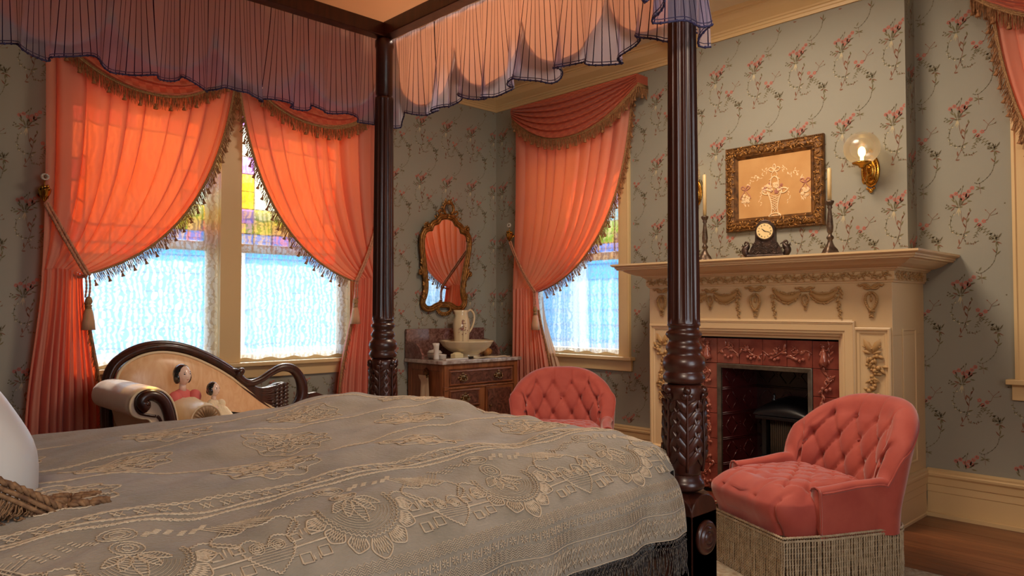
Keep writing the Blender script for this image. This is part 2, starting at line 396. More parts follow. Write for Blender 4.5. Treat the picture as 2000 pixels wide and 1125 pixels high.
mA = lambda u, v, o: (XA+o, u, v)       # window wall: u along y
mBk = lambda u, v, o: (u, YB-o, v)      # back wall: u along x
def mY(y0): return lambda u, v, o: (u, y0-o, v)
def mX(x0): return lambda u, v, o: (x0+o, u, v)
def smooth01(t): t = max(0, min(1, t)); return t*t*(3-2*t)
def lerp(a, b, t): return a+(b-a)*t
def bez(P0, P1, P2, t): return tuple((1-t)**2*a+2*t*(1-t)*b+t*t*c for a, b, c in zip(P0, P1, P2))
def catmull(P, n):
    P = [Vector(p) for p in P]; out = []
    for i in range(len(P)-1):
        a = P[max(i-1, 0)]; b = P[i]; c = P[i+1]; d = P[min(i+2, len(P)-1)]
        for k in range(n):
            t = k/n; out.append(.5*((2*b)+(c-a)*t+(2*a-5*b+4*c-d)*t*t+(3*b-a-3*c+d)*t**3))
    out.append(P[-1]); return out
def leaf(mb, b, d, n, L, w, h=.004, m=0, bend=0):
    """raised carved leaf: base b, direction d, surface normal n"""
    b = Vector(b); d = Vector(d).normalized(); n = Vector(n).normalized(); s = d.cross(n)
    c = lambda t, q, k: b+d*(L*t)+s*(w*q+bend*t*t)+n*(h*k)
    V = [c(0,0,0), c(.3,.4,0), c(.3,0,1), c(.3,-.4,0), c(.65,.42,0), c(.65,0,1.1), c(.65,-.42,0), c(1,0,.2)]
    mb.add(V, [(0,1,2),(0,2,3),(1,4,5,2),(3,2,5,6),(4,7,5),(5,7,6)], m, True)
def rope(mb, pts, r, n=2, turns_per_m=60, seg=5, m=0):
    """twisted rope of n strands along a polyline"""
    P = [Vector(p) for p in pts]; d = [0]
    for i in range(1, len(P)): d.append(d[-1]+(P[i]-P[i-1]).length)
    for k in range(n):
        Q = []
        for i in range(len(P)):
            t = (P[min(i+1, len(P)-1)]-P[max(i-1, 0)]).normalized()
            a = Vector((0, 0, 1)) if abs(t.z) < .8 else Vector((1, 0, 0))
            e = (a-t*a.dot(t)).normalized(); f = t.cross(e); an = TAU*(d[i]*turns_per_m+k/n)
            Q.append(P[i]+(e*cos(an)+f*sin(an))*r*.5)
        mb.tube(Q, r*.62, seg, m=m)
def resample(P, step):
    P = [Vector(p) for p in P]; out = [P[0]]; acc = 0
    for i in range(len(P)-1):
        a, b = P[i], P[i+1]; L = (b-a).length
        if L < 1e-9: continue
        t = step-acc
        while t <= L: out.append(a+(b-a)*(t/L)); t += step
        acc = L-(t-step)
    return out
# ================================================================ THE ROOM
OPA = [(1.13, 1.96, .75, 2.5), (2.10, 2.93, .75, 2.5)]
OPB = [(-4.35, -3.40, .75, 2.5), (-.82, .13, .75, 2.5)]
def wall_with_holes(mb, u0, u1, z0, z1, holes, mp, th=.16):
    us = sorted({u0, u1, *[h[0] for h in holes], *[h[1] for h in holes]}); zs = sorted({z0, z1, *[h[2] for h in holes], *[h[3] for h in holes]})
    def hole(a, b): return any(h[0] <= a < h[1] and h[2] <= b < h[3] for h in holes)
    for i in range(len(us)-1):
        for j in range(len(zs)-1):
            if hole((us[i]+us[i+1])/2, (zs[j]+zs[j+1])/2): continue
            mb.add([mp(us[i], zs[j], 0), mp(us[i+1], zs[j], 0), mp(us[i+1], zs[j+1], 0), mp(us[i], zs[j+1], 0)], [(0, 1, 2, 3)])
            mb.add([mp(us[i], zs[j], -th), mp(us[i+1], zs[j], -th), mp(us[i+1], zs[j+1], -th), mp(us[i], zs[j+1], -th)], [(0, 1, 2, 3)])
    for h in holes:
        c = [(h[0], h[2]), (h[1], h[2]), (h[1], h[3]), (h[0], h[3])]
        for k in range(4):
            a, b = c[k], c[(k+1) % 4]
            mb.add([mp(*a, 0), mp(*b, 0), mp(*b, -th), mp(*a, -th)], [(0, 1, 2, 3)], m=6)
PAPER = [m_paper, m_leafo, m_leafd, m_leafb, m_pink, m_pale, m_trim]
# one repeat of the wallpaper print, metres, drawn as flat printed shapes
def paper_motif():
    S = []
    r = random.Random(3)
    def lf(x, y, a, L, w, m):
        a = math.radians(a); dx, dy = cos(a), sin(a); q = [(0, 0), (.35, .5), (.7, .38), (1, 0), (.7, -.38), (.35, -.5)]
        S.append(([(x+dx*L*t-dy*w*s, y+dy*L*t+dx*w*s) for t, s in q], m))
    def stem(P, w, m):
        P = [Vector((*p, 0)) for p in P]; P = catmull(P, 4)
        for i in range(len(P)-1):
            d = (P[i+1]-P[i]); n = Vector((-d.y, d.x, 0)).normalized()*w/2
            S.append(([(P[i]+n)[:2], (P[i]-n)[:2], (P[i+1]-n)[:2], (P[i+1]+n)[:2]], m))
        return P
    def dot(x, y, rr, m, n=6): S.append(([(x+rr*cos(TAU*i/n), y+rr*sin(TAU*i/n)) for i in range(n)], m))
    def blossom(x, y, rr, m=4):
        for k in range(5): dot(x+rr*.6*cos(TAU*k/5+x*50), y+rr*.6*sin(TAU*k/5+x*50), rr*.5, m)
        dot(x, y, rr*.28, 5)
    # bouquet (cell origin at its tie)
    for x, y, a, L, m in ((-.004, .004, 108, .044, 1), (.002, .006, 84, .040, 2), (.004, .004, 58, .046, 2), (-.016, .026, 132, .030, 1), (.012, .024, 96, .030, 1), (.024, .034, 40, .036, 2), (.030, .046, 74, .030, 1), (-.024, .040, 100, .026, 2), (.044, .058, 20, .028, 2), (.012, .010, 22, .034, 3), (-.010, .006, 160, .030, 3), (.036, .030, -8, .026, 1)):
        lf(x, y, a, L, .0078, m)
    for x, y in ((-.034, .064), (-.014, .074), (.006, .060), (.026, .068), (.046, .080), (.062, .096), (.018, .044), (.04, .056)): blossom(x, y, .0105)
    for x, y in ((.004, .088), (.018, .1), (-.006, .078)): lf(x, y, 60+x*900, .016, .006, 2)
    stem([(.0, .03), (.01, .07), (.018, .1)], .0016, 1)
    for x, y in ((-.05, .012), (-.062, .002), (-.058, .018)): dot(x, y, .004, 2)
    stem([(-.06, .006), (-.03, .004), (0, 0)], .0018, 1)
    lf(-.028, .004, 200, .03, .007, 1); lf(-.02, .002, 225, .03, .006, 3)
    for a, L in ((250, .040), (266, .048), (282, .036)): lf(0, 0, a, L, .005, 1 if a % 2 else 5)
    lf(.0, 0, 8, .018, .008, 1); lf(0, 0, 170, .016, .008, 1)
    # garland that curls down from the tie
    P = stem([(-.02, -.02), (-.04, -.06), (-.04, -.11), (-.02, -.135), (.01, -.145), (.025, -.15)], .0016, 1)
    for i, p in enumerate(P[2:]): lf(p.x, p.y, (i*140) % 360, .011, .005, 1 if i % 3 else 5)
    P = stem([(.02, -.16), (.03, -.19), (.055, -.195), (.08, -.185)], .0016, 1)
    for i, p in enumerate(P): lf(p.x, p.y, (i*150+20) % 360, .01, .004, 3 if i % 2 else 1)
    # leafy branch
    P = stem([(-.012, -.215), (.012, -.17), (.03, -.11), (.035, -.06), (.055, -.02)], .002, 3)
    for t, a, L, m in ((0, 5, .02, 3), (2, 95, .03, 3), (6, 25, .03, 1), (8, 115, .03, 3), (10, 60, .03, 1), (11, 125, .025, 3), (13, 70, .022, 3), (15, 95, .02, 1)):
        lf(P[t].x, P[t].y, a, L, .008, m)
    stem([(.03, -.11), (.012, -.07), (.008, -.02)], .0016, 3); lf(.016, -.08, 85, .028, .008, 3)
    # rosebud spray with a dark sprig
    P = stem([(.075, -.10), (.10, -.115), (.125, -.14), (.15, -.165), (.165, -.185)], .0018, 1)
    for x, y in ((.078, -.075), (.092, -.098), (.112, -.082)): blossom(x, y, .0105, 4)
    for i, p in enumerate(P): lf(p.x, p.y, 30+(i % 2)*190, .017, .005, 1)
    P = stem([(.1, -.115), (.082, -.135), (.072, -.16)], .0014, 1)
    for i, p in enumerate(P): lf(p.x, p.y, 200+(i % 2)*120, .013, .004, 1)
    for x, y, a, L in ((.164, -.188, 78, .034), (.166, -.182, 104, .036), (.172, -.176, 58, .034), (.158, -.180, 138, .024), (.166, -.19, 268, .032), (.168, -.19, 288, .024)): lf(x, y, a, L, .007, 2 if a < 200 else 1)
    for x, y in ((.145, -.172), (.148, -.148)): lf(x, y, 200, .014, .012, 2)
    lf(.166, -.19, -30, .03, .006, 3); lf(.166, -.19, 190, .022, .006, 3)
    # twig above the spray
    stem([(.13, -.075), (.14, -.05), (.16, -.03)], .0018, 3); stem([(.14, -.05), (.125, -.03)], .0016, 3); stem([(.14, -.055), (.165, -.05), (.175, -.04)], .0016, 1)
    for x, y, a in ((.13, -.075, 200), (.16, -.03, 50), (.125, -.03, 130), (.165, -.05, 20)): lf(x, y, a, .012, .005, 3)
    # hanging chain between bouquets
    P = stem([(.165, -.245), (.155, -.29), (.13, -.325), (.095, -.35), (.075, -.345)], .0016, 1)
    for i, p in enumerate(P): 
        if i % 2 == 0: dot(p.x, p.y, .0028, 2)
    lf(.165, -.245, 80, .03, .007, 1); lf(.165, -.25, 125, .03, .007, 3); lf(.163, -.26, 45, .03, .007, 1)
    P = stem([(.095, -.35), (.098, -.375), (.1, -.405)], .0016, 3)
    for a in (-20, 10, 150, 200): lf(.098, -.375, a, .024, .006, 1)
    lf(.085, -.34, 60, .025, .006, 1)
    return S
MOTIF = paper_motif()
def paper_print(mb, u0, u1, z0, z1, holes, mp, uo, zo, PU=.268, PV=.466, d=.0012):
    i0, i1 = int((u0-uo)/PU)-2, int((u1-uo)/PU)+2; j0, j1 = int((z0-zo)/PV)-2, int((z1-zo)/PV)+2
    for i in range(i0, i1+1):
        for j in range(j0, j1+1):
            cu, cz = uo+i*PU, zo+j*PV
            for poly, m in MOTIF:
                us = [cu+p[0] for p in poly]; zs = [cz+p[1] for p in poly]
                a, b, c, e = min(us), max(us), min(zs), max(zs)
                if a < u0 or b > u1 or c < z0 or e > z1: continue
                if any(b > h[0] and a < h[1] and e > h[2] and c < h[3] for h in holes): continue
                mb.add([mp(u, z, d) for u, z in zip(us, zs)], [tuple(range(len(poly)))], m)
mb = MB(); wall_with_holes(mb, -1.9, YB+.16, -.02, ZC+.05, OPA, mA)
paper_print(mb, .3, YB-.004, .26, ZR, [(1.04, 3.02, .62, 2.6)], mA, .35, .70)
struct('wall_left', mb, PAPER)
mb = MB(); wall_with_holes(mb, XA-.16, 1.6, -.02, ZC+.05, OPB, mBk)
paper_print(mb, XA+.004, -2.8, .26, ZR, [(-4.5, -3.28, .64, 2.6)], mBk, -4.68, .70)
paper_print(mb, -1.36, .5, .26, ZR, [(-.95, .26, .64, 2.6)], mBk, -1.16, .705)
struct('wall_back', mb, PAPER)
mb = MB(); mb.bx(-2.775, -1.365, YC, YB, 1.34, ZC)
paper_print(mb, -2.775, -1.366, 1.378, ZR, [], mY(YC), -2.505, .70)
paper_print(mb, YC, YB, 1.378, ZR, [], lambda u, v, o: (-1.365+o, u, v), YC+.07, .93)
struct('wall_chimney', mb, PAPER)
OPC = [(.2, 1.6, .6, 2.5)]  # opening for the added fill window
mR = lambda u, v, o: (1.6-o, u, v)
mb = MB(); wall_with_holes(mb, -1.9, YB+.16, -.02, ZC+.05, OPC, mR); struct('wall_right', mb, PAPER)
mb = MB(); mb.bx(XA-.16, 1.7, -2.0, -1.9, 0, ZC); struct('wall_front', mb, m_paper)
mb = MB(); mb.bx(XA-.3, 1.8, -2.1, YB+.3, ZC, ZC+.1); struct('ceiling', mb, m_ceil)
mb = MB(); mb.bx(XA-.16, 1.7, -2.0, YB+.16, -.12, -.012); fl = struct('floor', mb, m_dark)
# narrow boards, each laid on its own
r = random.Random(5); y = YB; k = 0
while y > -1.9:
    w = .083; x = -1.0+r.uniform(-.9, .9)
    cuts = [XA, x-1.9, x, x+1.5, 1.6] if y > .9 else [XA, -1.0, 1.6]
    cuts = sorted(c for c in cuts if XA <= c <= 1.6)
    for a, b in zip(cuts, cuts[1:]):
        if b-a < .05: continue
        mb = MB(); mb.bx(a+.0006, b-.0006, y-w+.0012, y-.0004, -.013, -r.uniform(0, .0006))
        obj('floorboard', mb, m_floor if r.random() < .6 else m_floor2, fl)
    y -= w
# crown, along the window wall, back wall, round the chimney breast
CR = [(0, ZR), (.012, ZR), (.014, ZR+.018), (.020, ZR+.022), (.022, ZR+.034), (.030, ZR+.038), (.034, ZR+.048), (.05, ZR+.06), (.078, ZR+.082), (.098, ZR+.108), (.104, ZR+.112),
      (.106, ZR+.120), (.118, ZR+.124), (.122, ZR+.132), (.145, ZR+.14)]
mb = MB(); mb.sweep(CR, [(XA, -1.9), (XA, YB), (-2.775, YB), (-2.775, YC), (-1.365, YC), (-1.365, YB), (1.6, YB), (1.6, -1.9)])
struct('trim_1', mb, m_trim)
BB = [(.022, 0), (.022, .012), (.014, .016), (.014, .125), (.017, .13), (.017, .165), (.022, .170), (.026, .205), (.034, .215), (.036, .226), (.03, .232), (.032, .242), (.01, .25), (0, .25)]
mb = MB(); mb.sweep(BB, [(XA, -1.9), (XA, YB), (-2.81, YB)]); struct('baseboard_left', mb, m_trim)
mb = MB(); mb.sweep(BB, [(-1.33, YB), (1.6, YB), (1.6, -1.9)]); struct('baseboard_back', mb, m_trim)
mb = MB(); mb.bx(-1.33, .6, YB-.04, YB-.022, 0, .02)
struct('trim_2', mb, m_trim)

# ---------------------------------------------------------------- windows
CP = [(0, 0), (0, .022), (.014, .026), (.02, .02), (.085, .02), (.09, .013), (.105, .013), (.11, 0)]
def window(n, openings, mp, u0, u1, label_sign=1):
    z0, z1 = .75, 2.5
    root = MB(); k = len(CP); U0, U1, Z1 = u0-.10, u1+.10, z1+.1; V = []
    for (u, v, du, dv) in ((U0, z0, 1, 0), (U0, Z1, 1, -1), (U1, Z1, -1, -1), (U1, z0, -1, 0)):
        for a, o in CP: V.append(mp(u+du*a, v+dv*a, o))
    root.add(V, [(i*k+j, i*k+j+1, (i+1)*k+j+1, (i+1)*k+j) for i in range(3) for j in range(k-1)])
    win = struct('window_%d' % n, root, m_trim, bevel=0)
    if len(openings) == 2:
        mb = MB(); a, b = openings[0][1], openings[1][0]; c = MB()
        for q in [mp]: c.prism([(a, z0), (b, z0), (b, z1), (a, z1)], q, 0, .018)
        obj('mullion', c, m_trim, win, bevel=.003)
    st = MB(); st.prism([(u0-.135, z0-.026), (u1+.135, z0-.026), (u1+.135, z0), (u0-.135, z0)], mp, -.05, .055); obj('stool', st, m_trim, win, bevel=.004)
    ap = MB(); ap.prism([(u0-.115, z0-.105), (u1+.115, z0-.105), (u1+.115, z0-.027), (u0-.115, z0-.027)], mp, 0, .02); obj('apron', ap, m_trim, win, bevel=.003)
    for (a, b, _, _) in openings:
        for (c, d, dep, up) in ((z0, 1.53, -.10, False), (1.50, z1, -.13, True)):
            sh = MB(); sh.frame([(0, dep-.015), (0, dep+.02), (.042, dep+.02), (.048, dep+.01), (.048, dep-.015), (0, dep-.015)], (a, b, c, d), mp)
            sa = obj('sash', sh, m_trim, win)
            ia, ib, ic, id_ = a+.046, b-.046, c+.046, d-.046
            def pane(u0, u1, v0, v1, mt, nm='pane'):
                g = MB(); g.prism([(u0, v0), (u1, v0), (u1, v1), (u0, v1)], mp, dep-.003, dep+.002); obj(nm, g, mt, sa)
            if not up:
                pane(ia, ib, ic, id_, m_pane); continue
            r = random.Random(11); q = .105; pu = [ia, ia+q]+[ia+q+(ib-ia-2*q)*k/4 for k in (1, 2, 3, 4)]+[ib]
            pv = [ic, ic+.07, ic+.14, ic+.24, ic+.36, ic+.48, ic+.6, id_-.1, id_]
            lead = MB()
            for i in range(len(pu)-1):
                for j in range(len(pv)-1):
                    if 0 < i < len(pu)-2 and 2 < j < len(pv)-2: continue
                    mt = STAIN[2] if j == 0 else (STAIN[1] if (j == 1 and (i % 3 == 2)) else STAIN[0] if j in (1, 2) and i % 2 else STAIN[r.choice([0, 4, 3, 4, 0, 5, 4, 0, 3])])
                    pane(pu[i]+.002, pu[i+1]-.002, pv[j]+.002, pv[j+1]-.002, mt, 'stained_pane')
            cu0, cu1, cv0, cv1 = pu[1], pu[-2], pv[3], pv[-2]; cu = (cu0+cu1)/2; cv = (cv0+cv1)/2; dm = .13
            D = [(cu, cv+dm), (cu+dm, cv), (cu, cv-dm), (cu-dm, cv)]
            g = MB(); g.prism(D, mp, dep-.003, dep+.002); obj('stained_pane', g, STAIN[0], sa)
            for (p, pp, cc) in ((D[0], D[1], (cu1, cv1)), (D[1], D[2], (cu1, cv0)), (D[2], D[3], (cu0, cv0)), (D[3], D[0], (cu0, cv1))):
                e1 = (p[0], cc[1]) if abs(p[0]-cu) < 1e-6 else (cc[0], p[1]); e2 = (pp[0], cc[1]) if abs(pp[0]-cu) < 1e-6 else (cc[0], pp[1])
                g = MB(); g.prism([p, e1, cc, e2, pp], mp, dep-.003, dep+.002); obj('stained_pane', g, STAIN[4], sa)
            for uu in pu[1:-1]: lead.prism([(uu-.003, ic), (uu+.003, ic), (uu+.003, id_), (uu-.003, id_)] if uu in (pu[1], pu[-2]) else [(uu-.003, ic), (uu+.003, ic), (uu+.003, pv[3]), (uu-.003, pv[3])], mp, dep-.005, dep+.004)
            for vv in pv[1:-1]:
                if vv in (pv[1], pv[2], pv[3], pv[-2]): lead.prism([(ia, vv-.003), (ib, vv-.003), (ib, vv+.003), (ia, vv+.003)], mp, dep-.005, dep+.004)
                else:
                    for (s0, s1) in ((ia, pu[1]), (pu[-2], ib)): lead.prism([(s0, vv-.003), (s1, vv-.003), (s1, vv+.003), (s0, vv+.003)], mp, dep-.005, dep+.004)
            obj('leading', lead, m_pewter, sa)
    return win
window(1, OPA, mA, 1.13, 2.93)
window(2, OPB[:1], mBk, -4.35, -3.40)
window(3, OPB[1:], mBk, -.82, .13)
mb = MB(); mb.frame(CP, (.1, 1.7, .5, 2.6), mR); w4 = struct('window_4', mb, m_trim)  # window added out of view to bring in cool side fill
for c, d, dep in ((.6, 1.58, -.10), (1.54, 2.5, -.13)):
    sh = MB(); sh.frame([(0, dep-.015), (0, dep+.02), (.042, dep+.02), (.048, dep+.01), (.048, dep-.015), (0, dep-.015)], (.2, 1.6, c, d), mR); sa = obj('sash', sh, m_trim, w4)
    g = MB(); g.prism([(.245, c+.045), (1.555, c+.045), (1.555, d-.045), (.245, d-.045)], mR, dep-.003, dep+.002); obj('pane', g, m_pane, sa)

def lace(mp, u0, u1, z0, z1, label, seed):
    r = random.Random(seed); nu, nv = 70, 30; ph = r.uniform(0, 6); n = r.choice([5, 6, 7])
    def f(a, b):
        z = lerp(z0, z1, b); w = .006*sin(9*b+ph)*(1 if a > .9 or a < .1 else 0)
        return mp(lerp(u0, u1, a)+w, z+.008*sin(30*a+ph)*(1-b)**6, .004+.007*sin(TAU*n*a+ph+1.2*sin(3*b))+.004*sin(TAU*n*2.3*a+ph))
    mb = MB(); mb.grid(nu, nv, f)
    o = obj('lace_curtain', mb, m_lace); set_uv(o, lambda i, j: (i/(nu-1)*(u1-u0), j/(nv-1)*(z1-z0)), nu, nv)
    return tag(o, label, 'lace curtain', 'sheer lace curtains over the window glass')
lace(lambda u, v, o: mA(u, v, o-.035), 1.135, 1.972, .77, 2.5, 'sheer lace curtain behind the chaise, over left half of the double window', 1)
lace(lambda u, v, o: mA(u, v, o-.035), 2.092, 2.925, .77, 2.5, 'sheer lace curtain over right half of the double window, next to bedpost', 2)
lace(lambda u, v, o: mBk(u, v, o-.035), -4.345, -3.405, .77, 2.5, 'sheer lace curtain in the single window between washstand and mantel', 3)
lace(lambda u, v, o: mBk(u, v, o-.035), -.815, .125, .77, 2.5, 'sheer lace curtain in the window right of the fireplace', 4)

# ---------------------------------------------------------------- outside
mb = MB(); mb.bx(-30, 20, -20, 30, -.8, -.7); struct('ground', mb, m_ground)
def clap_house(name, label, mp, u0, u1, z1, streaks):
    t = thing(name, label, 'house', mp(u0, -.7, 0))
    z = -.7
    while z < z1:
        b = MB(); b.add([mp(u0, z, 0), mp(u1, z, 0), mp(u1, z+.22, 0), mp(u0, z+.22, 0), mp(u0, z, .03), mp(u1, z, .03), mp(u1, z+.22, .008), mp(u0, z+.22, .008)],
                        [(4, 5, 6, 7), (0, 4, 7, 3), (1, 2, 6, 5), (0, 1, 5, 4), (3, 7, 6, 2)])
        obj('siding_board', b, m_siding, t); z += .2
    for s in streaks:
        b = MB(); b.prism([(s, -.7), (s+.22, -.7), (s+.22, z1), (s, z1)], mp, 0, .06); obj('corner_board', b, m_wsiding, t)
    b = MB(); b.prism([(u0-.3, z1), (u1+.3, z1), (u1+.3, z1+.18), (u0-.3, z1+.18)], mp, -3, .35); obj('eave', b, m_wsiding, t)
    return t
clap_house('neighbouring_house', 'pale blue clapboard house seen through lace of the double window', lambda u, v, o: (XA-3.6+o, u, v), -1, 7.2, 2.2, [-1, 3.5, 6.98])
clap_house('neighbouring_house', 'blue clapboard house seen through lace of the single window', lambda u, v, o: (u, YB+3.2-o, v), -11, 3.0, 2.6, [-6.62, -11, 2.78])
# ================================================================ CURTAINS
def fringe_strands(mb, pts, L, r, dirn=(0, 0, -1), step=.006, rad=.0013, jit=.25, seed=0, m=0, nseg=2):
    rr = random.Random(seed); d0 = Vector(dirn).normalized()
    for p in resample(pts, step):
        d = (d0+Vector((rr.uniform(-jit, jit), rr.uniform(-jit, jit), 0))*.5).normalized(); l = L*rr.uniform(.8, 1.1)
        q = p+Vector((rr.uniform(-1, 1), rr.uniform(-1, 1), 0))*r
        mb.tube([q, q+d*l*.5+Vector((rr.uniform(-1, 1), rr.uniform(-1, 1), 0))*.003, q+d*l], [rad, rad*1.1, rad*.7], 3, caps=False, m=m)
def tassels(mb, pts, L, step=.09, m=0, s=1, dirn=(0, 0, -1)):
    d = Vector(dirn).normalized()
    for p in resample(pts, step)[1:]:
        q = p+d*L*.8
        R = Vector((0, 0, -1)).rotation_difference(d).to_matrix()
        mb.lathe([(.001, .0), (.004*s, -.004), (.005*s, -.009), (.003*s, -.014), (.009*s, -.032), (.010*s, -.036), (.001, -.037)], 7, q, R=R, m=m)
def curtain(mp, w0, w1, zt, tie, ctl, wb, label, o0=.075, n=9, seed=1, lining=False, group='salmon drapes on the windows'):
    """tied-back drape: w0 outer edge, w1 leading edge; tie (w, z); ctl is the control of the leading edge"""
    r = random.Random(seed); sg = 1 if w1 > w0 else -1
    nu, nv = 150, 46
    ph = [r.uniform(0, 6) for _ in range(4)]
    def phi(u): return TAU*n*u+1.1*sin(TAU*2.3*u+ph[0])+ph[1]
    def fold(u): return cos(phi(u))+.3*sin(TAU*n*1.9*u+ph[2])
    def up(u, t):
        P0 = (lerp(w0, w1, u), zt); g_ = (1-u)**1.5; P2 = (lerp(tie[0]+sg*.02, w0-sg*.02, g_*.92), tie[1]+.09*g_*(1-g_)+.02*g_-.01)
        C = (lerp(lerp(w0, tie[0], .1), ctl[0], u**.9), lerp(tie[1]+.42, ctl[1], u))
        return bez(P0, C, P2, t)
    def f(u, t):
        w, z = up(u, t); k = smooth01(t); amp = lerp(.034, .013, k)*(.65+.35*sin(5*u+ph[3]))*(1-.35*u*(1-k))
        o = o0+lerp(0, .035, k)+amp*fold(u)-.018*(u > .985)
        w += sg*abs(w1-w0)/n*lerp(.26, .05, k)*sin(phi(u))*min(1, 12*u, 12*(1-u))
        return mp(w, z, o)
    t = thing('curtain', label, 'curtain', mp(tie[0], .03, o0), 0, group)
    mb = MB(); mb.grid(nu, nv, f); obj('drape', mb, m_curt, t)
    zb = .035
    def g(u, t):
        g_ = (1-u)**1.5; a = lerp(tie[0]+sg*.02, w0-sg*.02, g_*.92); b = lerp(wb[0], wb[1], u); k = smooth01(t*1.5)*.85+.15*t
        z = lerp(tie[1]+.09*g_*(1-g_)+.02*g_-.01, zb, t); amp = lerp(.011, .034, k)
        a += sg*.0; b += sg*abs(wb[1]-wb[0])/n*.2*sin(phi(u))*min(1, 12*u, 12*(1-u))
        return mp(lerp(a, b, k), z, o0+lerp(.035, .01, k)+amp*fold(u))
    mb = MB(); mb.grid(nu, 30, g); obj('drape_tail', mb, m_curt, t)
    # leading edge braid and fringe
    E = [Vector(f(1, i/60))+Vector(mp(0, 0, .012))-Vector(mp(0, 0, 0)) for i in range(61)]
    mb = MB(); rope(mb, E, .006, 2, 45, 5); mb.tube([p+(Vector(mp(sg*-.006, 0, 0))-Vector(mp(0, 0, 0))) for p in E], .0055, 5); obj('braid', mb, m_braid, t)
    mb = MB(); dw = (Vector(mp(sg, 0, 0))-Vector(mp(0, 0, 0)))
    fringe_strands(mb, E[:59], .062, .003, dw*.42+Vector((0, 0, -1)), .0042, .0014, .3, seed)
    fringe_strands(mb, E[:59], .05, .003, dw*.6+Vector((0, 0, -1)), .007, .0014, .5, seed+9)
    tassels(mb, E[:59], .05, .075, s=1.15, dirn=dw*.35+Vector((0, 0, -1)))
    obj('fringe', mb, m_fringe, t, kind='stuff')
    # fringe on the tail's leading edge
    E2 = [Vector(g(1, .12+.88*i/30))+Vector(mp(sg*.004, 0, .014))-Vector(mp(0, 0, 0)) for i in range(31)]
    mb = MB(); mb.tube(E2, .009, 5); fringe_strands(mb, E2, .045, .006, dw*-.2+Vector((0, 0, -1)), .004, .0016, .6, seed+3); obj('tail_fringe', mb, m_fringe, t, kind='stuff')
    if lining:
        def h(u, t): 
            a = tie[0]+sg*.02; b0 = wb[1]-sg*.03; b1 = wb[1]+sg*.13; k = smooth01(t*1.3)
            return mp(lerp(a+sg*.015*u, lerp(b0, b1, u), k), lerp(tie[1]-.05, zb, t), o0-.02+.012*sin(16*u+ph[0])*k)
        mb = MB(); mb.grid(24, 24, h); obj('lining', mb, m_lining, t, label='pale satin lining turned outwards')
    return t
cA1 = curtain(mA, .95, 2.03, 2.62, (1.125, 1.30), (1.89, 1.50), (.88, 1.26), 'salmon drape behind the chaise arm, tied back at far left', seed=1)
cA2 = curtain(mA, 3.12, 2.035, 2.62, (2.925, 1.31), (2.17, 1.50), (3.13, 2.76), 'salmon drape tied back beside the far bedpost, left of mirror', seed=2)
cB = curtain(mBk, -4.44, -3.235, 2.72, (-4.17, 1.25), (-3.32, 1.44), (-4.45, -4.00), 'salmon drape between washstand and mantel, sweeping left to its tie', seed=3, n=10, lining=True)
cC = curtain(mBk, .22, -.985, 2.72, (-.05, 1.25), (-.90, 1.44), (.23, -.22), 'salmon drape at right edge of view, only its fringed corner showing', seed=4, n=10)

def swag(mp, w0, w1, zt, sag, label, seed, o0=.13, skew=0, ret=0):
    r = random.Random(seed); nu, nv = 70, 90; nf = 6.5; ph = r.uniform(0, 6)
    def f(u, v):
        sh = (1-abs(2*u-1)**2.3); sh = sh+skew*(u-.5)*sh*1.2
        # the gathered ends hang a little so the folds fan out of each corner
        z = zt-.012*v*6*(1-sh)*.3-sag*(v**1.15)*sh-.055*v*(1-sh)
        k = min(1, 4*min(u, 1-u)+.35); amp = .020*smooth01(v*4)*(.55+.45*k)*(1-.3*v)
        s = sin(TAU*nf*(v+.03*sin(7*u+ph))+ph)
        z += -.010*s*smooth01(v*4)*sh
        return mp(lerp(w0, w1, u), z, o0+.03*v*sh+amp*s)
    t = thing('swag', label, 'swag', mp((w0+w1)/2, zt, o0), 0, 'fringed swags over the windows')
    mb = MB(); mb.grid(nu, nv, f); o = obj('drape', mb, m_swag, t); set_uv(o, lambda i, j: (i/(nu-1)*abs(w1-w0)*1.0, j/(nv-1)*.8), nu, nv)
    E = [Vector(f(i/80, 1)) for i in range(81)]
    # returns to the wall at each end
    for s_, u in ((0, w0), (1, w1)):
        P = Vector(f(s_, 1)); q = Vector(mp(u, P.z, .0)); 
        mb = MB(); mb.grid(6, 8, lambda a, b: tuple(Vector(f(s_, b)).lerp(Vector(mp(u, Vector(f(s_, b)).z, .002)), a))); obj('return', mb, m_swag, t)
        E = ([q]+E) if s_ == 0 else (E+[q])
    mb = MB(); rope(mb, E, .007, 2, 40, 5); mb.tube([p+Vector((0, 0, -.010)) for p in E], .006, 5); mb.tube([p+Vector((0, 0, .010)) for p in E], .004, 5); obj('braid', mb, m_braid, t)
    mb = MB(); E = [p-Vector((0, 0, .012)) for p in E]
    fringe_strands(mb, E, .075, .004, (0, 0, -1), .0038, .0016, .12, seed); fringe_strands(mb, E, .055, .006, (0, 0, -1), .006, .0016, .3, seed+5)
    tassels(mb, E, .055, .085, s=1.3)
    obj('fringe', mb, m_fringe, t, kind='stuff')
    b = MB(); b.prism([(min(w0, w1)+.01, zt-.02), (max(w0, w1)-.01, zt-.02), (max(w0, w1)-.01, zt), (min(w0, w1)+.01, zt)], mp, .003, o0-.01); obj('mounting_board', b, m_trim, t)
    return t
swag(mA, .95, 2.03, 2.74, .36, 'fringed salmon swag over the left half of double window', 1)
swag(mA, 2.03, 3.12, 2.74, .36, 'fringed salmon swag over the right half of double window', 2)
swag(mBk, -4.43, -3.14, 2.78, .35, 'fringed salmon swag fully in view below the crown moulding', 3)
swag(mBk, -1.06, .23, 2.78, .35, 'fringed salmon swag corner at top right edge of view', 4)

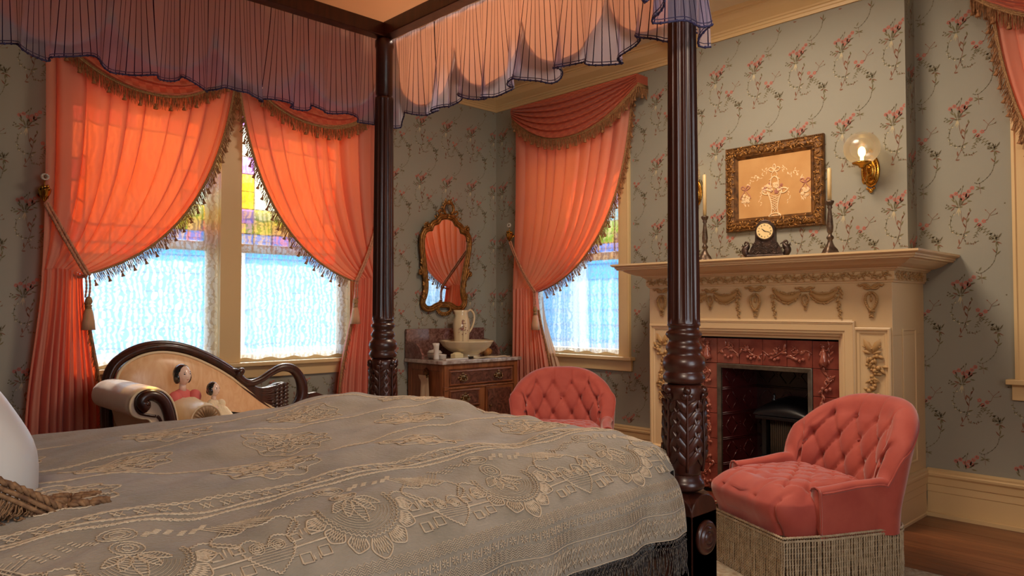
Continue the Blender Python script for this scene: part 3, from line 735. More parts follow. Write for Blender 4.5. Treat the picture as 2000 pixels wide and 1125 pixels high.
def tieback(mp, hold, tie, label, lab2, seed, sg):
    """gold holder on the wall with a white flower, twisted cord and tassel"""
    h = thing('tieback_holder', lab2, 'tieback holder', mp(hold[0], hold[1]-.06, .06), 0, 'gilt flower holders beside the drapes')
    n = Vector(mp(0, 0, 1))-Vector(mp(0, 0, 0)); a = Vector(mp(1, 0, 0))-Vector(mp(0, 0, 0)); up = Vector((0, 0, 1))
    c = Vector(mp(hold[0], hold[1], .11))
    mb = MB(); mb.tube([c-n*.109, c-n*.05, c-n*.02-up*.02], [.012, .008, .009], 8)
    for k in range(9):
        an = TAU*k/9; d = (a*cos(an)+n*sin(an))*.45+up
        leaf(mb, c-up*.055, d, (a*cos(an)+n*sin(an)), .085, .042, .006)
        leaf(mb, c-up*.05, (a*cos(an+.3)+n*sin(an+.3))*.2+up, (a*cos(an)+n*sin(an)), .075, .03, .006)
    for k in range(10):
        an = k*2.4; mb.ell(c+(a*cos(an)+n*sin(an))*.018+up*(.02+.004*(k % 4)), .010, 7, 5)
    mb.tube([c+up*.02, c+up*.07], .003, 5)
    obj('gilt_cup', mb, m_brass, h)
    mb = MB(); q = c+up*.085
    for k in range(11):
        an = TAU*k/11; mb.ell(q+(a*cos(an)+up*sin(an))*.015+n*.004, (.009, .009, .0045), 6, 4)
    obj('flower', mb, m_white, h, label='white enamel flower'); mb = MB(); mb.ell(q+n*.008, .006, 6, 4); obj('flower_eye', mb, m_leafd, h)
    t = thing('curtain_tieback', label, 'tieback', mp(tie[0], tie[1], .16), 0, 'twisted cord tiebacks')
    s = Vector(mp(hold[0], hold[1]-.055, .11)); e = Vector(mp(tie[0]+sg*.03, tie[1]-.015, .155))
    m = (s+e)/2+up*-.03+n*.028
    P = [bez(s, m, e, i/40) for i in range(41)]; mb = MB(); rope(mb, P, .009, 3, 22, 6)
    P2 = [Vector(p)+a*.016*sg+up*.004+n*.004*sin(3*i/40) for i, p in enumerate(P)]; rope(mb, P2, .008, 3, 22, 6)
    e2 = Vector(mp(tie[0]-sg*.06, tie[1]+.05, .08)); P = [bez(e, (e+e2)/2-up*.06+n*-.04, e2, i/12) for i in range(13)]; rope(mb, P, .008, 3, 22, 6)
    obj('cord', mb, m_cord, t)
    mb = MB(); k = e+a*sg*.012; P = [k, k-up*.06+n*.008+a*.01*sg, k-up*.12]; P = [bez(*P, i/14) for i in range(15)]; rope(mb, P, .006, 2, 26, 5)
    P = [p+a*sg*-.018 for p in map(Vector, P)]; rope(mb, P, .006, 2, 26, 5); obj('tassel_cord', mb, m_cord, t)
    c = k-up*.125; mb = MB()
    mb.lathe([(.004, .012), (.012, .008), (.017, -.004), (.020, -.018), (.015, -.03), (.012, -.034), (.018, -.038), (.018, -.044), (.013, -.048), (.02, -.055)], 14, c)
    obj('tassel_head', mb, m_braid, t)
    mb = MB(); mb.lathe([(.014, -.05), (.024, -.08), (.032, -.13), (.036, -.175), (.02, -.176)], 28, c, rf=lambda r, z, an: r*(1+.10*sin(14*an)))
    obj('tassel_skirt', mb, m_tassel, t)
tieback(mA, (.955, 1.735), (1.125, 1.30), 'twisted cord tieback and tassel left of the chaise', 'gilt holder with white flower at far left of the double window', 1, 1)
tieback(mA, (3.10, 1.79), (2.925, 1.31), 'twisted cord tieback and tassel beside the far bedpost', 'gilt flower holder mostly hidden by the far bedpost', 2, -1)
tieback(mBk, (-4.475, 1.72), (-4.17, 1.25), 'twisted cord tieback and pink tassel beside the washstand', 'gilt flower holder in the corner right of the mirror', 3, 1)
tieback(mBk, (.26, 1.72), (-.05, 1.25), 'twisted cord tieback of the rightmost drape', 'gilt flower holder right of the rightmost window', 4, -1)
# ================================================================ FIREPLACE
YM = 3.93; MX0, MX1 = -2.80, -1.338; MC = (MX0+MX1)/2
mF = mY(YM)
mant = thing('mantelpiece', 'cream carved mantelpiece with garlands around the tiled fireplace', 'mantelpiece', (MC, 4.1, 0))
OX0, OX1, OZ = -2.505, -1.618, .938     # tiled opening
mb = MB(); yb_ = YB-.001
mb.bx(MX0, OX0-.035, YM, yb_, 0, OZ+.03); mb.bx(OX1+.035, MX1, YM, yb_, 0, OZ+.03); mb.bx(MX0, MX1, YM, yb_, OZ+.03, 1.33)
obj('surround', mb, m_mantel, mant, bevel=.002)
# moulded architrave round the opening
mb = MB(); PR = [(0, 0), (0, .014), (.006, .018), (.012, .012), (.05, .012), (.056, .006), (.064, .006), (.070, -.01), (.082, -.014), (.088, -.03), (.10, -.034), (.10, -.075)]
V = []; n = len(PR)
for (u, z, du, dz) in ((OX0-.1, 0, 1, 0), (OX0-.1, OZ+.1, 1, -1), (OX1+.1, OZ+.1, -1, -1), (OX1+.1, 0, -1, 0)):
    for a, o in PR: V.append(mF(u+du*a, z+dz*a, o+.001))
mb.add(V, [(i*n+j, i*n+j+1, (i+1)*n+j+1, (i+1)*n+j) for i in range(3) for j in range(n-1)])
obj('architrave', mb, m_mantel, mant)
mb = MB(); mb.sweep([(0, 1.012), (.008, 1.014), (.010, 1.02), (.016, 1.024), (.016, 1.032), (.006, 1.038), (0, 1.046)], [(MX0+.20, YM), (MX1-.195, YM)])
obj('frieze_moulding', mb, m_mantel, mant)
PP = [(0, 0), (0, .008), (.006, .012), (.014, .012), (.018, .004), (.03, .004), (.034, -.001), (.04, -.001)]
for x0, x1 in ((MX0+.006, MX0+.19), (MX1-.19, MX1-.006)):
    mb = MB(); mb.frame([(a, o+.002) for a, o in PP], (x0, x1, .1, 1.008), mF); obj('pilaster_panel', mb, m_mantel, mant)
mb = MB(); mb.frame([(0, 0), (0, .004), (.008, .006), (.014, 0), (.016, .001)], (YM+.13, YM+.33, .30, 1.0), lambda u, v, o: (MX1+o, u, v)); obj('side_panel', mb, m_mantel, mant)
# base skirting that returns on the right side
mb = MB(); mb.sweep([(o*.6, z) for o, z in BB], [(MX0+.0, YM), (OX0-.105, YM)]); obj('plinth', mb, m_mantel, mant); mb = MB(); mb.sweep([(o*.6, z) for o, z in BB], [(OX1+.105, YM), (MX1, YM), (MX1, YB-.03)]); obj('plinth', mb, m_mantel, mant)
CO = [(0, 1.235), (.006, 1.237), (.008, 1.246), (.014, 1.250), (.016, 1.256), (.016, 1.300), (.024, 1.304), (.028, 1.310), (.036, 1.314), (.040, 1.322), (.060, 1.326), (.090, 1.338), (.118, 1.356),
      (.122, 1.362), (.150, 1.364), (.150, 1.372), (.158, 1.376), (.158, 1.386), (.170, 1.390), (.178, 1.396), (.178, 1.408), (.0, 1.408)]
SH = 1.386
CO = [(o, 1.235+(z-1.235)*(SH-1.235)/.173) for o, z in CO]
mb = MB(); mb.sweep(CO, [(MX0, YB-.002), (MX0, YM), (MX1, YM), (MX1, YB-.002)]); mb.bx(MX0+.01, MX1-.01, YM+.01, YB-.004, SH-.02, SH)
obj('shelf_cornice', mb, m_mantel, mant)
YS = YM
def bow(mb, c, s, mp):
    u, v = c
    for q in (-1, 1):
        P = [mp(u+q*s*x, v+s*y, .008+.004*sin(x*6)) for x, y in ((0, 0), (.45, .35), (.85, .45), (.8, .05), (.4, -.1), (0, 0))]; mb.tube(catmull(P, 3), s*.13, 5)
        P = [mp(u+q*s*x, v+s*y, .008) for x, y in ((0, 0), (.5, .15), (.95, .4), (1.25, .25), (1.5, .45))]; mb.tube(catmull(P, 3), [s*.13]*10+[s*.09]*3, 5)
    mb.ell(mp(u, v, .009), s*.18, 6, 5)
def wreath(mb, c, s, mp, n):
    u, v = c
    P = [mp(u+s*.5*sin(a)*(1-.25*cos(a+PI)), v-s*1.0+s*.85*cos(a)*(1.0), .007) for a in [TAU*i/26 for i in range(27)]]
    mb.tube(P, s*.10, 5)
    for i, p in enumerate(P[:-1]):
        a = TAU*i/26; d = Vector(mp(cos(a), -sin(a), 0))-Vector(mp(0, 0, 0))
        leaf(mb, p, (d if sin(a) > 0 else -d)+Vector((0, 0, -.6)), n, s*.46, s*.30, s*.26); mb.ell(Vector(p)+Vector(n)*.004, s*.10, 5, 4)
    P = [mp(u, v-s*k, .008) for k in (.1, .4, .6)]; mb.tube(P, s*.07, 5); mb.ell(mp(u, v-s*.85, .008), (s*.13, s*.1, s*.28), 6, 5)
    [leaf(mb, mp(u+q*s*.05, v-s*(1.75+.22*j), .006), (q*.6, 0, -1), n, s*.34, s*.2, s*.14) for j in range(4) for q in (-1, 1)]; mb.ell(mp(u, v-s*2.5, .007), s*.13, 5, 4)
def drop(mb, c, L, w, mp, n, seed):
    u, v = c; r = random.Random(seed); k = int(L/.011)
    for i in range(k):
        t = i/k; ww = w*(1-.75*t)*(.8+.4*sin(9*t)); p = Vector(mp(u+r.uniform(-.4, .4)*ww, v-L*t, .005)); 
        d = Vector(mp(r.uniform(-1, 1), -1.1, 0))-Vector(mp(0, 0, 0))
        leaf(mb, p, d, n, .030*(1-.4*t), .016*(1-.3*t), .010); mb.ell(Vector(mp(u+r.uniform(-.5, .5)*ww, v-L*t, .007)), .0048*(1.2-.6*t), 5, 4)
nB = (0, -1, 0)
def garland(mb, a, b, sag, th, mp, n, seed):
    r = random.Random(seed); k = 26
    for i in range(k+1):
        t = i/k; u = lerp(a[0], b[0], t); v = lerp(a[1], b[1], t)-sag*4*t*(1-t); w = th*(.55+.8*sin(PI*t)); d = Vector(mp(b[0]-a[0], (b[1]-a[1])-sag*4*(1-2*t), 0))-Vector(mp(0, 0, 0))
        mb.ell(mp(u, v, .004), (w*.45, w*.35, w*.5), 5, 4)
        for q in (-1, 0, 1):
            leaf(mb, Vector(mp(u, v+q*w*.42, .006)), d*.5+(Vector(mp(r.uniform(-.3, .3), q*.25, 0))-Vector(mp(0, 0, 0)))*.3, n, .018, .011, .006)
def orn(name, fn, label=None): 
    mb = MB(); fn(mb); return obj(name, mb, m_orn, mant, label=label)
for cx in (MX0+.098, MC-.21*0-.0, MX1-.098):
    pass
zf = 1.205
for cx in (MX0+.098, MC, MX1-.098):
    def fn(mb, cx=cx): bow(mb, (cx, zf+.004), .043, mF); wreath(mb, (cx, zf-.010), .052, mF, nB)
    orn('wreath_ornament', fn)
for cx in (MC-.29, MC+.29):
    def fn(mb, cx=cx):
        bow(mb, (cx, zf-.002), .036, mF); wreath(mb, (cx, zf-.02), .034, mF, nB)
        for q in (-1, 1):
            garland(mb, (cx+q*.03, zf-.02), (cx+q*.17, zf-.012), .03, .034, mF, nB, 3)
            drop(mb, (cx+q*.18, zf+.004), .155, .034, mF, nB, 5); mb.ell(mF(cx+q*.18, zf+.008, .009), .009, 6, 5)
    orn('garland_ornament', fn)
def pil(mb, cx, seed):
    r = random.Random(seed); bow(mb, (cx, .90), .030, mF)
    for q in (-1, 1): leaf(mb, mF(cx, .875, .004), Vector((q*.55, 0, 1)), nB, .085, .04, .016); leaf(mb, mF(cx, .875, .004), Vector((q*1.2, 0, .3)), nB, .05, .024, .012)
    for i in range(46):
        t = i/46; w = (.048*(1-t)**.6+.012)*(.7+.3*sin(11*t)); c = Vector(mF(cx+r.uniform(-1, 1)*w*.8+.012*sin(6*t), .87-.34*t, .006))
        d = Vector((r.uniform(-1, 1), 0, r.uniform(-1, .3)))
        leaf(mb, c, d, nB, r.uniform(.028, .05)*(1-.3*t), .02, .012)
        if i % 2: mb.ell(c+Vector((0, -.006, 0)), r.uniform(.008, .014)*(1-.2*t), 6, 5)
orn('pilaster_ornament', lambda mb: pil(mb, MX1-.098, 2)); orn('pilaster_ornament', lambda mb: pil(mb, MX0+.098, 4))
# carved band under the shelf (front and right side)
def band(mb, a, b, mp, n):
    L = abs(b-a); k = max(2, int(L/.052))
    for i in range(k):
        u = a+(b-a)*(i+.5)/k; s = 1 if i % 2 else -1; zc = 1.272
        P = [mp(u+.024*x, zc+.016*y*s, .022) for x, y in ((-1, -1), (-.4, -.2), (.1, .8), (.7, .5), (.5, -.1), (.2, .2))]; mb.tube(catmull(P, 2), .0032, 4)
        for x, y, dx, dy in ((-.8, -.6, -1, .6), (-.3, 0, -.3, 1), (.2, .8, 1, .8), (.7, .3, 1, -.8), (0, -.5, .4, -1)):
            leaf(mb, mp(u+.024*x, zc+.014*y*s, .018), Vector(mp(dx, dy*s, 0))-Vector(mp(0, 0, 0)), n, .021, .012, .008)
        mb.ell(mp(u, zc-.004*s, .022), .0055, 5, 4)
orn('scroll_band', lambda mb: band(mb, MX0, MX1, mF, nB)); orn('scroll_band', lambda mb: band(mb, YM, YM+.4, lambda u, v, o: (MX1+o, u, v), (1, 0, 0)))
# ---- tiles
YT = 4.0; fp = thing('fireplace_surround', 'oxblood relief tiles and pewter frame around the dark firebox', 'fireplace', (MC, YT, 0))
TX0 = OX0+.008; TW = (OX1-OX0-.016)/6; TH = .151; TZ = .928; mT = mY(YT-.012)
mb = MB(); mb.bx(OX0-.03, OX0+TW+.01, YT+.002, YT+.04, 0, TZ+.02); mb.bx(OX1-TW-.01, OX1+.03, YT+.002, YT+.04, 0, TZ+.02); mb.bx(OX0-.03, OX1+.03, YT+.002, YT+.04, TZ-TH, TZ+.02)
obj('tile_backing', mb, m_dark, fp)
cells = [(i, 0) for i in range(6)]+[(i, j) for j in range(1, 6) for i in (0, 5)]
r = random.Random(8)
for i, j in cells:
    u0, z1 = TX0+i*TW, TZ-j*TH; u1, z0 = u0+TW, z1-TH
    mb = MB(); mb.bx(u0+.0012, u1-.0012, YT-.012, YT+.001, z0+.0012, z1-.0012)
    tl = obj('tile', mb, m_tile, fp, bevel=.002)
    mb = MB(); cu, cz = (u0+u1)/2, (z0+z1)/2; 
    if j == 0 and i in (0, 5):      # small robed figure in relief
        q = 1 if i == 5 else -1
        mb.ell(mT(cu-.012*q, cz+.045, .006), (.012, .009, .013), 8, 6); mb.ell(mT(cu-.012*q, cz+.058, .004), (.022, .005, .004), 8, 4)
        mb.tube([mT(cu-.012*q, cz+.034, .004), mT(cu-.006*q, cz+.012, .006), mT(cu-.008*q, cz-.03, .006), mT(cu-.012*q, cz-.052, .003)], [.010, .013, .022, .026], 8)
        mb.tube([mT(cu-.002*q, cz+.022, .008), mT(cu+.016*q, cz+.028, .010), mT(cu+.022*q, cz+.05, .006)], [.006, .005, .004], 6)
        mb.tube([mT(cu-.018*q, cz+.022, .008), mT(cu-.028*q, cz+.0, .010), mT(cu-.008*q, cz-.006, .012)], [.006, .005, .004], 6)
        for s in (-.02, 0): mb.ell(mT(cu+s*q-.002, cz-.06, .004), (.009, .006, .005), 6, 4)
        for k in range(7): leaf(mb, mT(cu+.02*q, cz-.05+.016*k, .002), (q*(.9 if k % 2 else -.2), 0, 1), nB, .034, .012, .006)
    else:
        hor = (j == 0); P = []
        for k in range(9):
            t = k/8-.5; P.append(mT(cu+TW*t if hor else cu+.022*sin(7*t+j), cz+.022*sin(5*t+i*1.7) if hor else cz+TH*t, .003))
        mb.tube(P, .0035, 5)
        for k in range(9):
            a = r.uniform(0, TAU); p = P[k] 
            if 0 < k < 8: leaf(mb, p, (cos(a), 0, sin(a)), nB, r.uniform(.028, .046), .017, .008)
        for k in range(16):
            a = r.uniform(0, TAU); q = r.uniform(0, .022); mb.ell(mT(cu+.02*(1 if i % 2 else -1)+q*cos(a), cz+.022+q*sin(a), .005), .0046, 5, 4)
        for k in range(3): mb.ell(mT(cu-.016+.02*k, cz-.03-.008*(k % 2), .006), .0105, 8, 6)
    obj('relief', mb, m_tiler, tl)
FX0, FX1, FZ = TX0+TW, TX0+5*TW, TZ-TH
mb = MB(); pr = [(0, -.005), (0, .006), (.003, .008), (.026, .004), (.026, -.02)]
V = []; n = len(pr)
for (u, z, du, dz) in ((FX0, 0, 1, 0), (FX0, FZ, 1, -1), (FX1, FZ, -1, -1), (FX1, 0, -1, 0)):
    for a, o in pr: V.append(mT(u+du*a, z+dz*a, o))
mb.add(V, [(i*n+j, i*n+j+1, (i+1)*n+j+1, (i+1)*n+j) for i in range(3) for j in range(n-1)])
obj('metal_frame', mb, m_pewter, fp)
# firebox: splayed embossed cheeks and back
bx0, bx1, yb2 = FX0+.09, FX1-.09, 4.30
def embossed(mp, u0, u1, z0, z1):
    mb = MB(); mb.prism([(u0, z0), (u1, z0), (u1, z1), (u0, z1)], mp, -.006, 0)
    q = .15; nu = max(1, round((u1-u0)/q)); q = (u1-u0)/nu; nz = int((z1-z0)/.15)
    for j in range(nz+1):
        z = z1-.15*j
        for s in (-.006, .004): mb.tube([mp(u0, z+s, .001), mp(u1, z+s, .001)], .0022, 4)
        for i in range(nu):
            c = u0+q*(i+.5); zc = z-.075
            for a, b in (((-.05, 0), (-.01, .05)), ((.01, .05), (.05, 0)), ((.05, 0), (.01, -.05)), ((-.01, -.05), (-.05, 0))):
                mb.tube([mp(c+a[0], zc+a[1], .001), mp(c+b[0], zc+b[1], .001)], .003, 4)
            for k in (-1, 0, 1): mb.ell(mp(u0+q*i, zc+.014*k, .001), .003, 4, 3)
    return mb
W2 = FX1-FX0-.052; dy = yb2-YT; ln = sqrt(.064**2+dy**2)
mpL = lambda u, v, o: (FX0+.026+.064*u/ln+o*dy/ln, YT+dy*u/ln-o*.064/ln, v)
mpR = lambda u, v, o: (FX1-.026-.064*u/ln-o*dy/ln, YT+dy*u/ln-o*.064/ln, v)
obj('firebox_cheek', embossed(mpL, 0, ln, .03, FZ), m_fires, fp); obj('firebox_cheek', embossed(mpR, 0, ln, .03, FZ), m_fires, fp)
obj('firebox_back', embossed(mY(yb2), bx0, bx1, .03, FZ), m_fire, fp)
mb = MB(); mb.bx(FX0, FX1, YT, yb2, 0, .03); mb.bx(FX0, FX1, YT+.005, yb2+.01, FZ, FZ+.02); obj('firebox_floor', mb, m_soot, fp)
# heater
ht = thing('gas_heater', 'black iron gas heater with curved hood inside the firebox', 'heater', (-1.98, 4.2, .03))
hx0, hx1 = -2.13, -1.83; mb = MB()
mb.bx(hx0, hx0+.03, 4.10, 4.26, .03, .47); mb.bx(hx1-.03, hx1, 4.10, 4.26, .03, .47); mb.bx(hx0, hx1, 4.24, 4.27, .03, .47); mb.bx(hx0-.02, hx1+.02, 4.06, 4.26, .46, .48); mb.bx(hx0-.03, hx1+.03, 4.03, 4.26, .20, .235); mb.bx(hx0+.02, hx1-.02, 4.08, 4.26, .03, .2)
obj('casing', mb, m_black, ht, bevel=.004)
mb = MB(); mb.grid(24, 10, lambda u, v: (lerp(hx0-.03, hx1+.03, u), 4.26-.20*sin(v*PI/2), .485+.085*cos(v*PI/2)*(.45+.75*sin(PI*min(1, u*1.1))**.8))); obj('hood', mb, m_black, ht)
mb = MB(); mb.lathe([(.010, .555), (.014, .57), (.006, .58), (.013, .595), (.001, .61)], 8, (hx0+.03, 4.2, -.01)); obj('hood_finial', mb, m_black, ht)
mb = MB()
for k in range(18):
    x = hx0+.04+(hx1-hx0-.08)*k/17; mb.tube([(x, 4.14, .24), (x, 4.14, .455)], .0048, 6)
mb.bx(hx0+.03, hx1-.03, 4.15, 4.17, .24, .455); obj('radiant_bars', mb, m_grille, ht, kind='stuff')
# ---- hearth slab
mb = MB(); mb.bx(MX0+.15, MX1-.15, 3.52, YM-.002, -.001, .012); hs = obj('hearth', mb, m_tile, None, kind='structure', bevel=.003)

# ---------------------------------------------------------------- picture
pic = thing('framed_embroidery', 'gilt framed embroidery of a flower basket hanging above the mantel', 'picture', (-2.11, YC, 1.85))
PX0, PX1, PZ0, PZ1 = -2.425, -1.80, 1.585, 2.115; mP = mY(YC-.002)
mb = MB(); mb.frame([(0, 0), (0, .022), (.006, .030), (.012, .026), (.02, .030), (.045, .034), (.060, .024), (.064, .026), (.070, .020), (.078, .012), (.082, .008)], (PX0, PX1, PZ0, PZ1), mP)
obj('frame', mb, m_goldd, pic)
mb = MB(); r = random.Random(4)
def rim(t, off):
    w, h = PX1-PX0-2*off, PZ1-PZ0-2*off; L = 2*(w+h); d = (t % 1)*L
    if d < w: return PX0+off+d, PZ0+off
    d -= w
    if d < h: return PX1-off, PZ0+off+d
    d -= h
    if d < w: return PX1-off-d, PZ1-off
    return PX0+off, PZ1-off-(d-w)
for k in range(360):
    u, v = rim(k/360+r.uniform(0, .002), .035+r.uniform(-.017, .017)); a = r.uniform(0, TAU)
    leaf(mb, mP(u, v, .031), (cos(a), 0, sin(a)), nB, r.uniform(.018, .032), .010, .007)
for k in range(60):
    u, v = rim(k/60, .034); s = 1 if k % 2 else -1; P = [mP(u+.012*cos(a)*s, v+.012*sin(a), .036) for a in [k+x*.7 for x in range(6)]]; mb.tube(P, .003, 4)
for k in range(200):
    u, v = rim(k/200, .008); mb.ell(mP(u, v, .029), .0028, 4, 3)
obj('carved_leaves', mb, m_gold, pic, kind='stuff')
mb = MB(); mb.bx(PX0+.075, PX1-.075, YC-.010, YC-.003, PZ0+.075, PZ1-.075); obj('embroidered_cloth', mb, m_canvas, pic)
mQ = mY(YC-.0105); cx, cz = -2.105, 1.80; mb = MB(); mb2 = MB(); T = lambda P, w=.0022, k=3, b=None: (b or mb).tube(catmull([mQ(x, z, .001) for x, z in P], k), w*1.35, 4)
for s in (-1, 1):
    T([(cx+s*.046, cz+.015), (cx+s*.026, cz-.04), (cx+s*.018, cz-.10), (cx+s*.030, cz-.135)], .003)
    T([(cx+s*.02, cz+.015), (cx+s*.055, cz+.03), (cx+s*.082, cz+.018), (cx+s*.06, cz+.0), (cx+s*.03, cz+.004)], .0035)
    for k in range(7): T([(cx-s*(.040-.004*k), cz-.014*k), (cx+s*(.030-.004*k), cz-.014*k-.028)], .0016, 1)
T([(cx-.026, cz+.03), (cx-.022, cz+.085), (cx, cz+.105), (cx+.022, cz+.085), (cx+.026, cz+.03)], .003)
T([(cx-.036, cz-.13), (cx, cz-.118), (cx+.036, cz-.13), (cx+.028, cz-.155), (cx, cz-.162), (cx-.028, cz-.155), (cx-.036, cz-.13)], .003)
for k in range(9): T([(cx-.028+.007*k, cz-.13), (cx-.022+.0055*k, cz-.155)], .0016, 1)
for s in (-1, 1):
    T([(cx, cz+.14), (cx+s*.02, cz+.16), (cx+s*.036, cz+.15), (cx+s*.02, cz+.136), (cx, cz+.14)], .0028); T([(cx, cz+.14), (cx+s*.018, cz+.12), (cx+s*.016, cz+.10), (cx+s*.034, cz+.085)], .0022)
T([(cx, cz+.14), (cx-.008, cz+.165), (cx, cz+.18), (cx+.008, cz+.165), (cx, cz+.14)], .0025)
def flowr(b, x, z, s):
    for k in range(5): b.ell(mQ(x+s*.6*cos(TAU*k/5+x*90), z+s*.6*sin(TAU*k/5+x*90), .001), (s*.45, .0022, s*.45), 5, 4)
    b.ell(mQ(x, z, .002), (s*.3, .003, s*.3), 5, 4)
for k in range(26): a = r.uniform(0, PI); q = r.uniform(.2, 1); flowr(mb if k % 3 else mb2, cx+.085*q*cos(a), cz+.018+.045*q*sin(a), r.uniform(.008, .012))
flowr(mb2, cx+.012, cz+.012, .016)
for s in (-1, 1):
    bx_, bz_ = cx+s*.19, cz+.05-(.0 if s > 0 else .004)
    for q in (-1, 1):
        T([(bx_, bz_), (bx_+q*.014, bz_+.02), (bx_+q*.03, bz_+.012), (bx_+q*.014, bz_-.002), (bx_, bz_)], .0026, 3, mb2)
        T([(bx_, bz_), (bx_+q*.014, bz_-.025), (bx_+q*.03, bz_-.045), (bx_+q*.034, bz_-.06)], .002, 3, mb2)
    for k in range(13): flowr(mb, bx_+r.uniform(-.022, .022), bz_-.055+r.uniform(-.03, .02), .009)
    for k in range(9): leaf(mb, mQ(bx_+r.uniform(-.03, .03), bz_-.075+r.uniform(-.02, .01), 0), (r.uniform(-1, 1), 0, -1), nB, .018, .005, .002)
    for k in range(12):
        t = k/11; x = cx+s*(.05+.12*t); z = cz+.14-.05*t+.02*sin(12*t)
        for q in range(2): leaf(mb, mQ(x, z, 0), (r.uniform(-1, 1), 0, r.uniform(-1, 1)), nB, .018, .006, .002)
    for k in range(8): leaf(mb, mQ(cx+s*(.08+.02*r.random()), cz+.03-.012*k, 0), (r.uniform(-1, 1), 0, -.6), nB, .016, .006, .002)
obj('raised_stitching', mb, m_thread, pic, kind='stuff'); obj('pink_stitching', mb2, m_thread2, pic, kind='stuff')

# ---------------------------------------------------------------- sconces
def sconce(x, label):
    t = thing('wall_sconce', label, 'wall lamp', (x, YC, 1.86), 0, 'brass wall sconces flanking the embroidery')
    mp = lambda u, v, o: (x+u, YC-o, 1.865+v)
    mb = MB()
    mb.grid(28, 12, lambda a, b: mp(.048*(1-b)*cos(TAU*a), .092*(1-b)*sin(TAU*a)*(1 if sin(TAU*a) > 0 else 1), .004+.030*(1-(1-b)**2.2)+.004*sin(b*22)*(b < .75)), cu=True)
    for k in range(34):
        a = TAU*k/34; mb.ell(mp(.038*cos(a), .076*sin(a), .018), .0032, 5, 4)
    for s in (-1, 1):
        for k in range(5): mb.ell(mp((k-2)*.009, s*.098+s*.006*(2-abs(k-2)), .008), (.007, .006, .009), 6, 5)
    mb.ell(mp(0, -.112, .008), (.014, .008, .012), 8, 5); mb.ell(mp(0, .112, .008), (.009, .008, .012), 8, 5)
    obj('backplate', mb, m_brass, t)
    mb = MB(); P = catmull([mp(0, -.02, .03), mp(-.002, -.06, .055), mp(-.004, -.082, .085), mp(-.004, -.07, .11), mp(-.004, -.03, .118), mp(-.004, .0, .118)], 5); mb.tube(P, .0045, 7)
    P = catmull([mp(0, -.04, .035), mp(.0, -.015, .06), mp(-.002, .0, .07), mp(.0, .01, .05)], 4); mb.tube(P, .004, 6); obj('arm', mb, m_brass, t)
    c = Vector(mp(-.004, 0, .118)); mb = MB(); mb.lathe([(.004, 0), (.014, .002), (.02, .012), (.046, .020), (.050, .026), (.048, .032), (.03, .028), (.01, .03)], 20, c, rf=lambda r, z, a: r*(1+.03*cos(10*a)*(z > .015))); obj('shade_holder', mb, m_brass, t)
    g = c+Vector((0, 0, .108)); mb = MB(); PR = []
    for k in range(15):
        a = -1.15+2.35*k/14; PR.append((.093*cos(a), .089*sin(a)))
    b = len(PR); mb.grid(32, b, lambda u, v: tuple(g+Vector((PR[min(b-1, int(v*(b-1)+.5))][0]*cos(TAU*u)*(1+.012*cos(16*TAU*u)*(v > .93)), PR[min(b-1, int(v*(b-1)+.5))][0]*sin(TAU*u), PR[min(b-1, int(v*(b-1)+.5))][1]))), cu=True)
    gl = obj('glass_globe', mb, m_globe, t, label='frosted glass globe, lit')
    mb = MB(); q = g+Vector((0, 0, -.02)); mb.ell(q, (.020, .020, .030), 12, 9); mb.tube([q-Vector((0, 0, .045)), q-Vector((0, 0, .024))], .010, 8); obj('bulb', mb, m_bulb, t)
    return t
sconce(-1.548, 'lit brass wall sconce with round glass globe, right of the embroidery')
sconce(-2.655, 'brass wall sconce half hidden behind the near bedpost')

# ---------------------------------------------------------------- mantel things
def candlestick(x, y, label, clabel, h=.285, hc=.19, tilt=0):
    t = thing('candlestick', label, 'candlestick', (x, y, SH), 0, 'bronze candlesticks on the mantel')
    pr = [(.030, .0), (.046, .004), (.050, .012), (.040, .02), (.034, .034), (.022, .05), (.014, .068), (.011, .082), (.018, .09), (.019, .098), (.010, .108), (.009, .116), (.015, .124), (.017, .15), (.014, .19), (.010, .225), (.008, .24),
          (.014, .25), (.010, .256), (.017, .266), (.022, .278), (.020, .284)]
    mb = MB(); mb.lathe([(a, b*h/.284) for a, b in pr], 24, (x, y, SH), rf=lambda r, z, a: r*(1+(.16*cos(4*a) if z-0 < .04 else .06*cos(6*a+z*60))))
    for k in range(4):
        a = TAU*k/4+.4; mb.ell((x+.040*cos(a), y+.040*sin(a), SH+.008), (.012, .012, .008), 6, 5); leaf(mb, (x+.042*cos(a), y+.042*sin(a), SH+.012), (-cos(a), -sin(a), 1.1), (cos(a), sin(a), .6), .05, .02, .006)
    for k in range(8): a = TAU*k/8; leaf(mb, (x+.010*cos(a), y+.010*sin(a), SH+.118*h/.284), (0, 0, 1), (cos(a), sin(a), 0), .07, .012, .004)
    obj('stem', mb, m_bronze, t)
    c = MB(); z0 = SH+h-.012; c.lathe([(.0105, z0), (.0105, z0+hc-.006), (.006, z0+hc), (.001, z0+hc+.001)], 14, (x, y, 0)); cn = obj('candle', c, m_ivory)
    MAT[cn.name] = Matrix(); w = MB(); w.tube([(x, y, z0+hc), (x+.001, y, z0+hc+.010)], .0012, 4); obj('wick', w, m_ink, cn)
    tag(cn, clabel, 'candle', 'ivory taper candles')
candlestick(-1.672, 4.0, 'dark bronze candlestick at right end of the mantel, right of clock', 'tall ivory candle standing in front of the picture corner', .30, .19)
candlestick(-2.437, 4.0, 'dark bronze candlestick next to the near bedpost, left of clock', 'taller ivory candle beside the near bedpost and half-hidden sconce', .285, .27)
ck = thing('mantel_clock', 'small dark bronze clock with swan handles on the mantel shelf', 'clock', (-2.04, 4.0, SH), math.radians(18))
